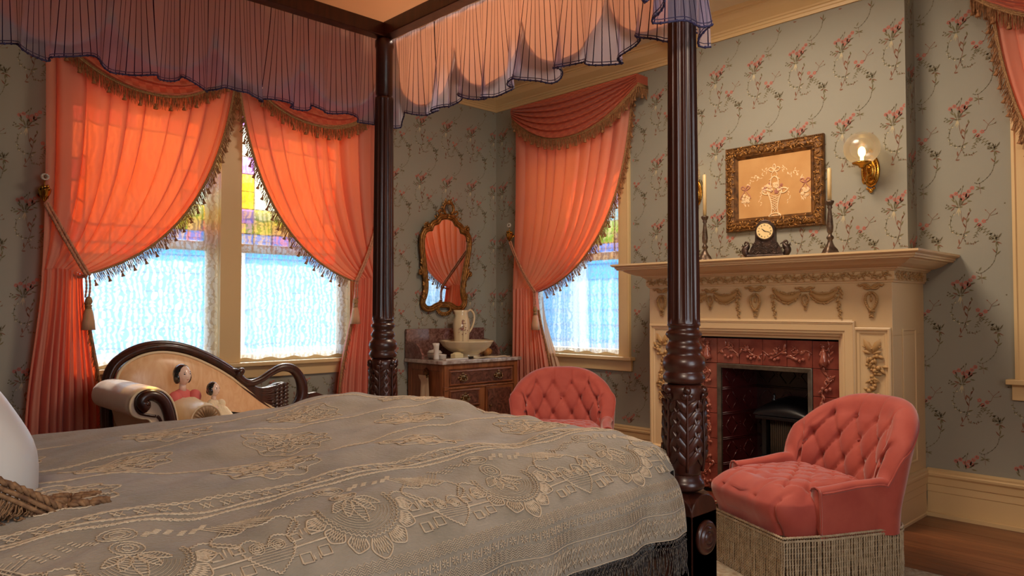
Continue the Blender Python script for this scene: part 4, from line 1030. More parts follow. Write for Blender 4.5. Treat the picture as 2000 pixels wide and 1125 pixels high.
Mk = Matrix.Translation((-2.04, 4.0, SH)) @ Matrix.Rotation(math.radians(18), 4, 'Z')
def CK(): return MB(Mk)
cl = lambda u, v, o: (u, -o, v)
out = [(-.105, 0), (-.105, .012), (-.098, .018), (-.098, .03), (-.092, .034), (-.086, .05), (-.078, .07), (-.066, .088), (-.056, .105), (-.055, .148)]
arc = [(.055*cos(a)*-1, .163+.055*sin(a)*1.15) for a in [PI*.0+PI*k/12 for k in range(1, 12)]]
poly = out+arc+[(-x, z) for x, z in out[::-1]]
mb = CK(); mb.prism(poly, cl, -.035, .032); obj('case', mb, m_bronzed, ck, bevel=.004)
mb = CK(); mb.box((0, 0, .006), (.23, .09, .014)); mb.box((0, 0, .02), (.205, .08, .012)); obj('plinth', mb, m_bronzed, ck, bevel=.003)
mb = CK(); r = random.Random(9)
for k in range(5):
    P = [cl(x, .045+.02*abs(x)/.06-.010*k*0+.012*k*.5-.03*(1-(x/.07)**2)*.4, .034) for x in [(-.07+.014*i) for i in range(11)]]; mb.tube(P, .0025, 4)
for k in range(50):
    x = r.uniform(-.082, .082); z = r.uniform(.035, .09-.3*max(0, abs(x)-.05)); a = r.uniform(0, TAU); leaf(mb, cl(x, z, .031), (cos(a), 0, sin(a)), nB, .022, .009, .005)
for s in (-1, 1): P = [cl(s*x, z, .033) for x, z in ((.03, .075), (.05, .06), (.062, .04), (.05, .03), (.042, .04))]; mb.tube(catmull(P, 3), .004, 5)
obj('case_relief', mb, m_bronzed, ck)
for s in (-1, 1):
    mb = CK(); P = catmull([cl(s*x, z, 0) for x, z in ((.088, .012), (.108, .03), (.118, .055), (.104, .075), (.098, .093), (.108, .104), (.118, .096), (.118, .082), (.138, .078))], 5)
    k = len(P); mb.tube(P, [.010+.010*sin(PI*min(1, i/(k*.45)))*(i < k*.45) if i < k*.45 else max(.0018, .0075*(1-(i/k-.45)*1.4)) for i in range(k)], 8)
    for q in range(5): leaf(mb, cl(s*(.098+.006*q), .03+.008*q, .008*(1 if q % 2 else -1)), (s*.3, 0, 1), (s, -.5, 0), .035, .014, .005)
    obj('swan_handle', mb, m_bronzed, ck)
mb = CK(); cc = (0, .142); mb.lathe([(.047, 0), (.053, .003), (.053, .010), (.048, .012), (.044, .009)], 36, cl(0, .160, .030), R=Matrix.Rotation(PI/2, 3, 'X')); obj('bezel', mb, m_bronzed, ck)
mb = CK(); mb.lathe([(.001, .0085), (.0445, .0085), (.0445, .004)][::-1], 32, cl(0, .160, .032), R=Matrix.Rotation(PI/2, 3, 'X'), smooth=False); obj('dial', mb, m_dial, ck)
NUM = ['XII', 'I', 'II', 'III', 'IIII', 'V', 'VI', 'VII', 'VIII', 'IX', 'X', 'XI']
mb = CK()
for k in range(12):
    a = PI/2-TAU*k/12; s = NUM[k]; n = len(s)
    for i, chh in enumerate(s):
        off = (i-(n-1)/2)*.0026; c = Vector((cos(a), sin(a))); p = Vector((sin(a), -cos(a)))
        def bar(d0, d1, o0, o1): 
            A = c*(.034+d0)+p*(off+o0); B = c*(.034+d1)+p*(off+o1); A = Vector(cl(A.x, .160+A.y, .0415)); B = Vector(cl(B.x, .160+B.y, .0415)); mb.tube([A, B], .0006, 3)
        if chh == 'I': bar(-.0035, .0035, 0, 0)
        elif chh == 'V': bar(-.0035, .0035, 0, -.001); bar(-.0035, .0035, 0, .001)
        else: bar(-.0035, .0035, -.001, .001); bar(-.0035, .0035, .001, -.001)
obj('numerals', mb, m_ink, ck)
for L, a, w in ((.022, PI/2-TAU*(10.35/12), .0014), (.034, PI/2-TAU*(17.5/60), .001)):
    mb = CK(); mb.tube([cl(-.006*cos(a), .160-.006*sin(a), .0425), cl(L*.6*cos(a), .160+L*.6*sin(a), .0425), cl(L*cos(a), .160+L*sin(a), .0425)], [w, w*1.4, w*.4], 4); obj('hand', mb, m_ink, ck)
# ================================================================ BED
PX = {'near': -1.147, 'far': -2.612}; PY = {'foot': 1.77, 'head': -.32}
bed = thing('four_poster_bed', 'dark mahogany four-poster bed with fluted and leaf-carved posts', 'bed', ((PX['near']+PX['far'])/2, .72, 0))
RAILZ = 2.247
def post(x, y, s=1):
    pr = [(.0445, 1.055)]+[(.0435-.0055*(z-1.06)/.93, z) for z in [1.06+.0716*k for k in range(14)]]
    top = [(.030, 1.995), (.031, 2.0), (.036, 2.006), (.036, 2.20), (.040, 2.21), (.040, 2.235), (.030, 2.245)]
    mb = MB()
    def fl(r, z, a):
        k = smooth01((z-1.06)/.015)*smooth01((1.99-z)/.01); return r*(1-.13*k*abs(sin(7*a))**.6*1.0) if z < 1.996 else r
    zs = [1.055, 1.062, 1.075, 1.2, 1.4, 1.6, 1.8, 1.975, 1.985, 1.993]
    mb.lathe([(.0445-.006*(z-1.06)/.93, z) for z in zs], 112, (x, y, 0), rf=fl)
    mb.lathe(top, 24, (x, y, 0))
    p = obj('post', mb, m_mahog, bed, label=None)
    rg = [(.040, .895), (.052, .898), (.057, .905), (.058, .915), (.052, .925), (.050, .930), (.056, .936), (.0585, .950), (.055, .966), (.047, .972), (.044, .980), (.049, .988), (.050, .996), (.045, 1.004), (.041, 1.010),
          (.041, 1.018), (.047, 1.024), (.050, 1.031), (.047, 1.038), (.041, 1.042), (.042, 1.052), (.046, 1.056), (.044, 1.06)]
    mb = MB(); mb.lathe(rg, 36, (x, y, 0)); obj('turned_rings', mb, m_mahog, p)
    mb = MB(); va = [(.044, .895), (.056, .885), (.053, .868), (.050, .84), (.050, .80), (.052, .75), (.053, .71), (.050, .675), (.045, .655), (.044, .648)]
    mb.lathe(va, 40, (x, y, 0))
    for k in range(6):      # acanthus leaves climbing the vase
        a = TAU*k/6+.2; n = Vector((cos(a), sin(a), 0)); t = Vector((-sin(a), cos(a), 0)); big = True
        def R(z): 
            for (r0, z0), (r1, z1) in zip(va, va[1:]):
                if z1 <= z <= z0: return lerp(r0, r1, (z0-z)/(z0-z1+1e-9))
            return .05
        P = [Vector((x, y, z))+n*(R(z)+.004) for z in [.66+.022*i for i in range(11)]]
        mb.tube(P, [.0045-.0002*i for i in range(11)], 5)
        for i in range(1, 7):
            z = .640+.036*i; w = .040*sin(PI*min(1, .25+i/9))
            for s_ in (-1, 1):
                b = Vector((x, y, z))+n*(R(z)+.001); d = t*s_*1.0+Vector((0, 0, 1.25))
                L = w*1.9; V = []
                for tt, ww, hh in ((0, .008, .001), (.3, .017, .008), (.65, .015, .012), (1, .002, .011)):
                    for q in (-1, 0, 1):
                        pos = b+d.normalized()*L*tt; an = atan2(pos.y-y, pos.x-x); rr = R(min(.89, pos.z))+hh*(1 if q == 0 else .35)
                        sd = Vector((-sin(an), cos(an), 0))*s_*-.8+Vector((0, 0, .6)); pos = Vector((x+rr*cos(an), y+rr*sin(an), pos.z))+sd*ww*q*.6; V.append(pos)
                mb.add(V, [(i_*3+j, i_*3+j+1, i_*3+j+4, i_*3+j+3) for i_ in range(3) for j in range(2)], 0, True)
        if big: mb.ell(Vector((x, y, .880))+n*.055, (.012, .012, .012), 7, 5)
    obj('carved_vase', mb, m_mahog, p)
    mb = MB(); mb.lathe([(.043, .606), (.052, .612), (.055, .622), (.051, .632), (.045, .638), (.044, .652)], 32, (x, y, 0))
    obj('collar', mb, m_mahog, p)
    h = .0615; mb = MB(); poly = [(-h, 0), (h, 0), (h, .55)]+[(h*cos(a), .55+.052*sin(a)) for a in [PI*k/14 for k in range(1, 14)]]+[(-h, .55)]
    mb.prism(poly, lambda u, v, o: (x+o, y+u, v), -h, h); mb.prism(poly, lambda u, v, o: (x+u, y+o, v), -h, h)
    obj('square_block', mb, m_mahog, p, bevel=.003)
    for s_ in (1, -1):
        if (s_ < 0) != (x < -2): continue
        mb = MB(); mb.lathe([(.046, -.001), (.046, .006), (.042, .011), (.036, .012), (.033, .008), (.030, .009), (.027, .014), (.022, .015), (.019, .010), (.016, .011), (.013, .017), (.009, .016), (.006, .013), (.001, .014)], 36,
                  (x+s_*h, y, .487), R=Matrix.Rotation(s_*PI/2, 3, 'Y')); obj('roundel', mb, m_mahog, p)
    return p
for x in PX.values():
    for y in PY.values(): post(x, y)
fx0, fx1, fy0, fy1 = PX['far'], PX['near'], PY['head'], PY['foot']
for a, b, c, d in ((fx0-.02, fx0+.02, fy0, fy1), (fx1-.02, fx1+.02, fy0, fy1)):
    mb = MB(); mb.bx(a, b, c, d, .28, .46); obj('side_rail', mb, m_mahog, bed, bevel=.004)
for y in (fy0, fy1):
    mb = MB(); mb.bx(fx0, fx1, y-.018, y+.018, .28, .50 if y > 0 else 1.3); obj('foot_board' if y > 0 else 'head_board', mb, m_mahog, bed, bevel=.004)
for a, b, c, d, nm in ((fx0-.028, fx0+.028, fy0-.02, fy1+.03, 'canopy_rail'), (fx1-.028, fx1+.028, fy0-.02, fy1+.03, 'canopy_rail'), (fx0+.028, fx1-.028, fy1-.026, fy1+.03, 'canopy_rail'), (fx0+.028, fx1-.028, fy0-.02, fy0+.03, 'canopy_rail')):
    mb = MB(); mb.bx(a, b, c, d, RAILZ, RAILZ+.058); obj(nm, mb, m_mahog, bed, bevel=.003)
mb = MB(); mb.bx(fx0+.03, fx1-.05, fy0+.03, fy1-.03, .40, .66); mt = obj('mattress', mb, m_mattress, None, bevel=.05)
tag(mt, 'mattress under the lace coverlet', 'mattress')

# canopy cloth
cn = thing('canopy_cloth', 'peach cloth stretched over the top of the canopy frame', 'canopy', (-1.88, .72, RAILZ))
mb = MB(); mb.grid(60, 60, lambda u, v: (lerp(fx0-.02, fx1+.02, u), lerp(fy0, fy1+.02, v), RAILZ+.062+.004*sin(14*u+9*v)+.012*noise.noise(Vector((u*5, v*5, 0)))*min(1, 9*min(u, v, 1-u, 1-v)))); obj('top_cloth', mb, m_peach, cn)
mb = MB(); 
for k in (.33, .66): mb.tube([(lerp(fx0, fx1, u/20), lerp(fy0, fy1, k)+.01*sin(u), RAILZ+.058) for u in range(21)], .004, 4)
obj('seam', mb, m_peach, cn)

# valance: organza towards the inside, scalloped peach lining behind
val = thing('bed_valance', 'striped violet organza valance with scalloped peach lining round the canopy', 'valance', (-1.88, .72, RAILZ))
def valance_side(A, B, inn, seed, flare=0.0, lin_side=-1, drop=.362):
    """A->B along the rail; inn is the inward unit vector"""
    A = Vector(A); B = Vector(B); L = (B-A).length; d = (B-A)/L; inn = Vector(inn); r = random.Random(seed)
    ph = [r.uniform(0, 6) for _ in range(6)]; nu = int(L/.0075); nv = 22
    def wav(s): return (sin(TAU*s/.165+ph[0]+1.3*sin(TAU*s/.51+ph[1]))+.5*sin(TAU*s/.083+ph[2]+sin(TAU*s/.37))+.35*sin(TAU*s/.31+ph[3]))/1.5
    def swy(s): return sin(TAU*s/.13+ph[4]+1.7*sin(TAU*s/.43+ph[5]))
    def f(u, v):
        s = u*L; k = v**1.3; amp = .006+.044*k
        z = RAILZ+.012-(drop+.013*sin(TAU*s/.29+ph[2]))*v
        p = A+d*(s+.020*k*swy(s))+inn*(amp*wav(s)*.9+flare*k)
        return (p.x, p.y, z+.016*k*wav(s+.04))
    mb = MB(); mb.grid(nu, nv, f); o = obj('organza', mb, m_sheer, val)
    # cloth length along the gathered line, so the stripes crowd where it folds away
    acc = [0]; prev = Vector(f(0, .8))
    for i in range(1, nu):
        q = Vector(f(i/(nu-1), .8)); acc.append(acc[-1]+(q-prev).length*1.0); prev = q
    set_uv(o, lambda i, j: (acc[i], j/(nv-1)*.37), nu, nv)
    H = [Vector(f(i/(nu*1.0), 1)) for i in range(nu+1)]
    mb = MB(); mb.tube(H, .0028, 5); mb.tube([Vector(f(i/nu, .975)) for i in range(nu+1)], .0014, 4)
    for p in resample(H, .021): mb.ell(p, .0048, 4, 3)
    obj('hem_cord', mb, m_sheerhem, val)
    n = max(2, round(L/.37)); W_ = L/n
    for k in range(n):
        o_ = inn*(-.05 if lin_side < 0 else .05)
        def g(u, v):
            s = (k+u)*W_; sag = .13+.185*sqrt(max(0, 1-(2*u-1)**2)); p = A+d*s+o_*(.6+.4*v)+inn*.006*sin(22*u+k)
            return (p.x, p.y, RAILZ+.02-sag*v)
        mb = MB(); mb.grid(22, 10, g); sc_ = obj('scallop', mb, m_peach, val)
        mb = MB(); mb.tube([g(i/24, 1) for i in range(25)], .005, 5); MAT[sc_.name] = MAT[val.name]; obj('piping', mb, m_piping, sc_)
E_ = .035
valance_side((fx0-.045, fy0, 0), (fx0-.045, fy1+.03, 0), (1, 0, 0), 3)
valance_side((fx0-.03, fy1+.05, 0), (fx1+.03, fy1+.05, 0), (0, -1, 0), 8)
valance_side((fx1+.05, fy0, 0), (fx1+.05, fy1+.05, 0), (-1, 0, 0), 5, flare=-.025, lin_side=1, drop=.405)

# ---------------------------------------------------------------- coverlet
PROF = [(-1.060, .530), (-1.062, .56), (-1.067, .60), (-1.078, .64), (-1.098, .672), (-1.13, .700), (-1.18, .722), (-1.25, .738), (-1.35, .748), (-1.6, .757), (-1.9, .765), (-2.2, .770), (-2.4, .762), (-2.52, .742), (-2.585, .71), (-2.62, .66), (-2.63, .58), (-2.635, .50)]
PC = catmull([(x, 0, z) for x, z in PROF], 8); PS = [0]
for a, b in zip(PC, PC[1:]): PS.append(PS[-1]+(b-a).length)
SL = PS[-1]
def prof(s):
    s = max(0, min(SL-1e-6, s)); lo, hi = 0, len(PS)-1
    while hi-lo > 1:
        m = (lo+hi)//2
        if PS[m] <= s: lo = m
        else: hi = m
    t = (s-PS[lo])/(PS[hi]-PS[lo]); p = PC[lo].lerp(PC[hi], t); q = (PC[hi]-PC[lo]).normalized()
    return p, Vector((-(-q.z), 0, -q.x)) if False else Vector((q.z, 0, -q.x))
def yend(s): return 1.665+.15*smooth01((s-.16)/.10)
def cov(y, s, off=0):
    p, n = prof(s); top = smooth01((s-.12)/.2)*smooth01((SL-.2-s)/.2)
    x, z = p.x, p.z
    # pillows, hollows and lumps of a soft bed
    z += top*(.020*noise.noise(Vector((x*2.0, y*2.2, 3)))+.022*noise.noise(Vector((x*4.2+5, y*3.2, 1)))+.014*noise.noise(Vector((x*8+y*2, y*5, 7)))+.0065*noise.noise(Vector((x*17+y*7, y*7, 2))))
    z += top*(-.028*exp(-((x+1.72)**2/.035+(y-.75)**2/.06))+.022*exp(-((x+2.1)**2/.03+(y-.72)**2/.04))+.022*exp(-((x+2.35)**2/.04+(y-1.45)**2/.06))+.012*exp(-((x+1.75)**2/.05+(y-1.15)**2/.05)))
    z += -.0
    fall = 1-smooth01((s-.02)/.2); x += fall*(.010*sin(y*19+2*sin(y*5))+.006*sin(y*41))
    z -= top*.036*smooth01((1.45-y)/1.0)*smooth01((-1.5-x)/.6)
    e = yend(s)-y
    if e < .16:
        k = (1-e/.16); z -= top*.10*k**2.6+ (1-top)*.004*k
        x -= (1-top)*.018*k**2
    if off: x += n.x*off; z += n.z*off
    return Vector((x, y, z))
cv = thing('lace_coverlet', 'grey beige woven coverlet with raised cord pattern draped over the bed', 'coverlet', (-1.88, .7, .7))
Y0 = -.28; nu, nv = 330, 300
mb = MB(); mb.grid(nu, nv, lambda a, b: tuple(cov(lerp(Y0, yend(b*SL), a), b*SL))); 
# foot end drop
mb.grid(120, 8, lambda a, b: tuple(cov(yend(.2+a*(SL-.35)), .2+a*(SL-.35))+Vector((0, .012*sin(b*2), -.25*b))))
obj('cloth', mb, m_cover, cv)
def cord(P, r=.0022, mb=None, seg=4, sub=0):
    """P in (y, s): a raised cord lying on the coverlet"""
    if sub: P = [(q.x, q.y) for q in catmull([(a, b, 0) for a, b in P], sub)]
    Q = [cov(y, s, .0012) for y, s in P if Y0 < y < yend(s)-.004]
    if len(Q) > 1: mb.tube(Q, r, seg, caps=False)
def twist_cord(P, r, mb, sub=0, amp=.0022, per=.009):
    if sub: P = [(q.x, q.y) for q in catmull([(a, b, 0) for a, b in P], sub)]
    R_ = resample([(a, b, 0) for a, b in P], per/2); Q = []
    for i, p in enumerate(R_):
        t = (R_[min(i+1, len(R_)-1)]-R_[max(i-1, 0)]); n = Vector((-t.y, t.x, 0)); n = n.normalized() if n.length > 1e-9 else n
        q = p+n*amp*(1 if i % 2 else -1); Q.append((q.x, q.y))
    cord(Q, r, mb)
pm = MB(); PER = .377; YP0 = .75-PER*3; R0 = .0011
def rows(s0, ds, n, per, r, ph=0, mb=pm):
    y = Y0
    for k in range(n):
        P = []; y = Y0; i = 0
        while y < 1.86: P.append((y, s0+ds*k+(per*.42 if i % 2 else 0))); y += per/2; i += 1
        cord(P, r, mb)
# border bands from the hem
y = Y0
for s0, h, per in ((.010, .050, .040),):
    for d in (1, -1):
        P = []; i = 0; y = Y0
        while y < 1.8: P.append((y, s0+(h if (i % 2) == (d > 0) else 0))); y += per/2; i += 1
        cord(P, .0012, pm)
    for d in (1, -1):
        P = []; i = 0; y = Y0+per/4
        while y < 1.8: P.append((y, s0+.006+((h-.012) if (i % 2) == (d > 0) else 0))); y += per/2; i += 1
        cord(P, .0008, pm)
    y = Y0
    while y < 1.8:
        for q in (-1, 1):
            for ss in (s0+.012, s0+.038): cord([(y-.005, ss+q*.004), (y+.005, ss-q*.004)], .0013, pm)
        y += per/2
for sb in (.002, .064): cord([(Y0+.02*k, sb) for k in range(108)], .0012, pm)
rows(.068, .0045, 5, .014, .0009)
y = Y0; 
while y < 1.8:       # small flowers
    c = .104
    for a in range(0, 360, 45):
        A = math.radians(a); cord([(y+.003*cos(A), c+.003*sin(A)), (y+.0085*cos(A), c+.0085*sin(A))], .0015, pm, 3)
    cord([(y+.010, c-.008), (y+.016, c+.008)], .0011, pm); y += .026
rows(.118, .0045, 5, .014, .0009)
# main repeat
for k in range(7):
    yc = YP0+k*PER; sc0 = .262
    r_ = random.Random(k)
    # scallop medallion facing the hem
    twist_cord([(yc+.078*cos(a), sc0+.078*sin(a)) for a in [PI+PI*i/20 for i in range(-2, 23)]], .0016, pm)
    twist_cord([(yc+.070*cos(a), sc0+.070*sin(a)) for a in [PI+PI*i/20 for i in range(-2, 23)]], .0010, pm)
    for i in range(7):
        a = PI+PI*(i+.5)/7; R1, R2 = .083, .122 if i == 3 else .113; w = .20
        P = [(yc+R*cos(a+da), sc0+R*sin(a+da)) for R, da in ((R1, -w*.75), (lerp(R1, R2, .5), -w), (R2-.006, -w*.5), (R2, 0), (R2-.006, w*.5), (lerp(R1, R2, .5), w), (R1, w*.75))]
        cord(P, .0019, pm, sub=3)
        for q in range(-3, 4):
            for dd in (-1, 1):
                A = (yc+R1*cos(a+q*w/4), sc0+R1*sin(a+q*w/4)); t = .8-.08*abs(q); B = (yc+lerp(R1, R2, t)*cos(a+(q+dd)*w/4), sc0+lerp(R1, R2, t)*sin(a+(q+dd)*w/4))
                if abs(q+dd) < 4: cord([A, B], .0012, pm, 3)
    # rosette and petals
    for R in (.007, .014, .022): twist_cord([(yc+R*1.15*cos(a), sc0+.045+R*sin(a)) for a in [TAU*i/14 for i in range(15)]], .0013, pm, amp=.001, per=.006)
    for a in (-2.5, -2.05, -1.57, -1.1, -.65):
        d = (cos(a), sin(a)); n = (-d[1], d[0]); L = .078 if a == -1.57 else .062
        P = [(yc+d[0]*t*L+n[0]*w_, sc0+.03+d[1]*t*L+n[1]*w_) for t, w_ in ((.2, 0), (.5, .011), (.8, .007), (1, 0), (.8, -.007), (.5, -.011), (.2, 0))]
        twist_cord(P, .0014, pm, sub=3, amp=.0012, per=.006)
        for t in (.4, .5, .6, .7, .8): cord([(yc+d[0]*t*L-n[0]*.008, sc0+.03+d[1]*t*L-n[1]*.008), (yc+d[0]*(t+.06)*L+n[0]*.008, sc0+.03+d[1]*(t+.06)*L+n[1]*.008)], .0009, pm, 3)
    for R in [.030+.006*i for i in range(7)]: cord([(yc+R*cos(a), sc0+R*sin(a)) for a in [PI+.3+(PI-.6)*i/10 for i in range(11)]], .0006, pm, 3)
    # pinwheels of four squares either side
    for q in (-1, 1):
        yq, sq = yc+q*.122, .202; e = .0095
        for (dy, ds) in ((-.017, .024), (.019, .029), (-.017, -.026), (.019, -.020)):
            cord([(yq+dy-e, sq+ds-e), (yq+dy+e, sq+ds-e), (yq+dy+e, sq+ds+e), (yq+dy-e, sq+ds+e), (yq+dy-e, sq+ds-e)], .0020, pm)
        cord([(yq-.032, sq), (yq+.032, sq+.004)], .0020, pm); cord([(yq-.004, sq-.034), (yq, sq+.040)], .0020, pm); cord([(yq+.006, sq-.034), (yq+.008, sq+.040)], .0020, pm)
    # heart between the medallions
    yh, sh = yc+PER/2, .215
    for q in (-1, 1):
        twist_cord([(yh, sh-.055), (yh+q*.028, sh-.030), (yh+q*.044, sh), (yh+q*.040, sh+.026), (yh+q*.020, sh+.034), (yh+q*.006, sh+.018), (yh, sh+.005)], .0017, pm, sub=5, amp=.0015, per=.007)
        for R in (.005, .010, .015): cord([(yh+q*.018+R*cos(a)*.8, sh+.008+R*sin(a)) for a in [TAU*i/8 for i in range(9)]], .0014, pm, 3)
        twist_cord([(yh+q*.045, sh+.02), (yh+q*.075, sh+.05), (yh+q*.055, sh+.085), (yh+q*.02, sh+.075), (yh, sh+.10)], .0017, pm, sub=5)
        twist_cord([(yc+q*.080, .27), (yc+q*.105, .285), (yc+q*.13, .262), (yc+q*.15, .235)], .0016, pm, sub=4)
    for i in range(8): cord([(yh-.038+.005*i*0, sh-.03+.006*i), (yh+.038, sh-.03+.006*i)][:2] if i < 5 else [(yh-.03, sh-.03+.006*i), (yh+.03, sh-.03+.006*i)], .0007, pm, 3)
    # check lattice patch above the heart
    for i in range(12):
        for dd in (1, -1):
            a = (yh-.055+.010*i, .30); b = (a[0]+dd*.04, .345); 
            if abs(b[0]-yh) < .07: cord([a, b], .0011, pm, 3)
    # leaf sprays above
    for q in (-1, 1):
        for j in range(6):
            b0 = (yc+q*(.03+.018*j), .345+.010*sin(j*1.3)); 
            for i in range(4): cord([(b0[0]+q*.004*i, b0[1]+.005*i), (b0[0]+q*(.004*i+.009), b0[1]+.005*i-.004)], .0014, pm, 3)
    for R in (.012, .02, .03): twist_cord([(yc+q2*R*cos(a), .36+R*.8*sin(a)) for q2 in (1,) for a in [TAU*i/12 for i in range(13)]], .0013, pm, amp=.001)
def chain(s, amp=.004, per=.04, r=.0017):
    for d in (1, -1): twist_cord([(Y0+per/4*i, s+d*amp*(1 if i % 2 else -1)) for i in range(int(2.1/(per/4)))], r, pm, amp=.0010, per=.008)
chain(.405); chain(.425, .003, .05); chain(.47, .006, .08)
for k in range(56):
    y = Y0+.0377*k
    for q in (-1, 1): cord([(y-.010, .447-q*.009), (y, .447+q*.009), (y+.010, .447-q*.009)], .0015, pm)
for row, s0 in enumerate((.62, .92, 1.22)):
    for k in range(5):
        yc = YP0+PER*1.1*k+(.2 if row % 2 else 0)+.3
        for R in (.02, .05, .075, .11): 
            n_ = 10 if R > .04 else 6
            twist_cord([(yc+(R+.010*cos(n_*a))*cos(a), s0+(R+.010*cos(n_*a))*sin(a)*.9) for a in [TAU*i/60 for i in range(61)]], .0017, pm, amp=.0014)
        for i in range(12):
            a = TAU*i/12; d = (cos(a), sin(a)); n = (-d[1], d[0])
            for t in (.025, .032, .039, .055, .062, .069, .085, .092, .099):
                for q in (-1, 1): cord([(yc+d[0]*t, s0+d[1]*t*.9), (yc+d[0]*(t+.006)+n[0]*q*.007, s0+(d[1]*(t+.006)+n[1]*q*.007)*.9)], .0013, pm, 3)
    chain(s0+.15, .005, .07)
obj('raised_cords', pm, m_ccord, cv, kind='stuff', label='paler raised cord pattern')
# knotted fringe at the hem
mb = MB(); rr = random.Random(2); y = Y0; i = 0
while y < 1.66:
    p = cov(y, 0); q = cov(y+.006, 0)
    for lev in range(3):
        a = p+Vector((0, 0, -.007*lev)); b = p+Vector((0, .006 if (lev+i) % 2 else -.006, -.007*(lev+1))); mb.tube([a, b], .0013, 3, caps=False)
    mb.ell(p+Vector((.0015, 0, -.004)), .0028, 4, 3); mb.ell(p+Vector((.0015, .003, -.018)), .0026, 4, 3)
    for t in range(2):
        P = [p+Vector((.002, 0, -.02))]; 
        for k in range(5): P.append(P[-1]+Vector((rr.uniform(-.004, .004), rr.uniform(-.005, .005), -.016)))
        mb.tube(P, .0013, 3, caps=False)
    y += .0062; i += 1
obj('hem_fringe', mb, m_mfringe, cv, kind='stuff')

# ---------------------------------------------------------------- cushion with fringe at the bed head
cu = thing('fringed_cushion', 'white satin cushion with brown fringe leaning at left edge of the bed', 'cushion', (-1.7, .06, .77))
CC = Vector((-1.68, .045, .765)); cw, ch = .30, .26
def cush(a, b, k=1.0):     # a round the rim, b across from front (0) to back (1)
    w = sin(PI*b)**.45 if 0 < b < 1 else 0
    sq = lambda t, p: (abs(t)**p)*(1 if t > 0 else -1)
    y = sq(cos(a), .85)*cw; z = sq(sin(a), .85)*ch
    return CC+Vector((.13-.30*b-.10*(z/ch)*.5, y*(.55+.45*w)*k, z*(.55+.45*w)*k))
mb = MB(); mb.grid(72, 24, lambda u, v: tuple(cush(TAU*u, .02+.96*v)+Vector((0, .003*sin(9*TAU*u), .003*sin(7*TAU*u+4*v)))), cu=True)
mb.add([tuple(cush(TAU*u/72, .02)) for u in range(72)], [tuple(range(72))]); mb.add([tuple(cush(TAU*u/72, .98)) for u in range(72)], [tuple(range(72))])
obj('cover', mb, m_satin, cu)
mb = MB(); mb.tube([cush(TAU*u/90, .70, 1.012) for u in range(91)], .006, 6); obj('piping', mb, m_bronzed, cu, label='dark piping')
RIM = catmull([(-1.47, .345, .750), (-1.46, .315, .772), (-1.46, .275, .800), (-1.46, .22, .832), (-1.46, .15, .862), (-1.46, .06, .885), (-1.46, -.06, .89)], 8)
mb = MB(); rope(mb, RIM, .007, 2, 40, 5)
for dy in (.008, .016): mb.tube([p+Vector((.006, -dy, -dy*.8)) for p in RIM], .0045, 5)
obj('gimp', mb, m_cfringe, cu)
mb = MB(); rr = random.Random(3)
for lay in range(4):
    for p in resample(RIM, .0035):
        q = p+Vector((.004*lay, -.012*lay, -.014*lay)); d = Vector((.15, -.45, -.9)).normalized(); P = [q]
        for k in range(4): P.append(P[-1]+d*min(.014, max(.002, (P[-1].z-.755)*.4))+Vector((rr.uniform(-.003, .003), rr.uniform(-.004, .004), rr.uniform(-.002, .002))))
        mb.tube(P, .0016, 3, caps=False)
obj('fringe', mb, m_cfringe, cu, kind='stuff')
mb = MB()
for k in range(34):
    y = .40-.012*k+rr.uniform(-.006, .006); x = -1.50+rr.uniform(-.05, .05)+.02*sin(k); z = cov(y, 0.0).z*0+.752
    a = rr.uniform(-.6, .6); d = Vector((sin(a)*.6, cos(a), 0)).normalized()
    rope(mb, [Vector((x, y, z+.006))+d*.016*t+Vector((0, 0, .004*cos(2*t))) for t in (-1, -.5, 0, .5, 1)], .008, 3, 30, 5)
obj('rolled_tassels', mb, m_cfringe, cu, kind='stuff')
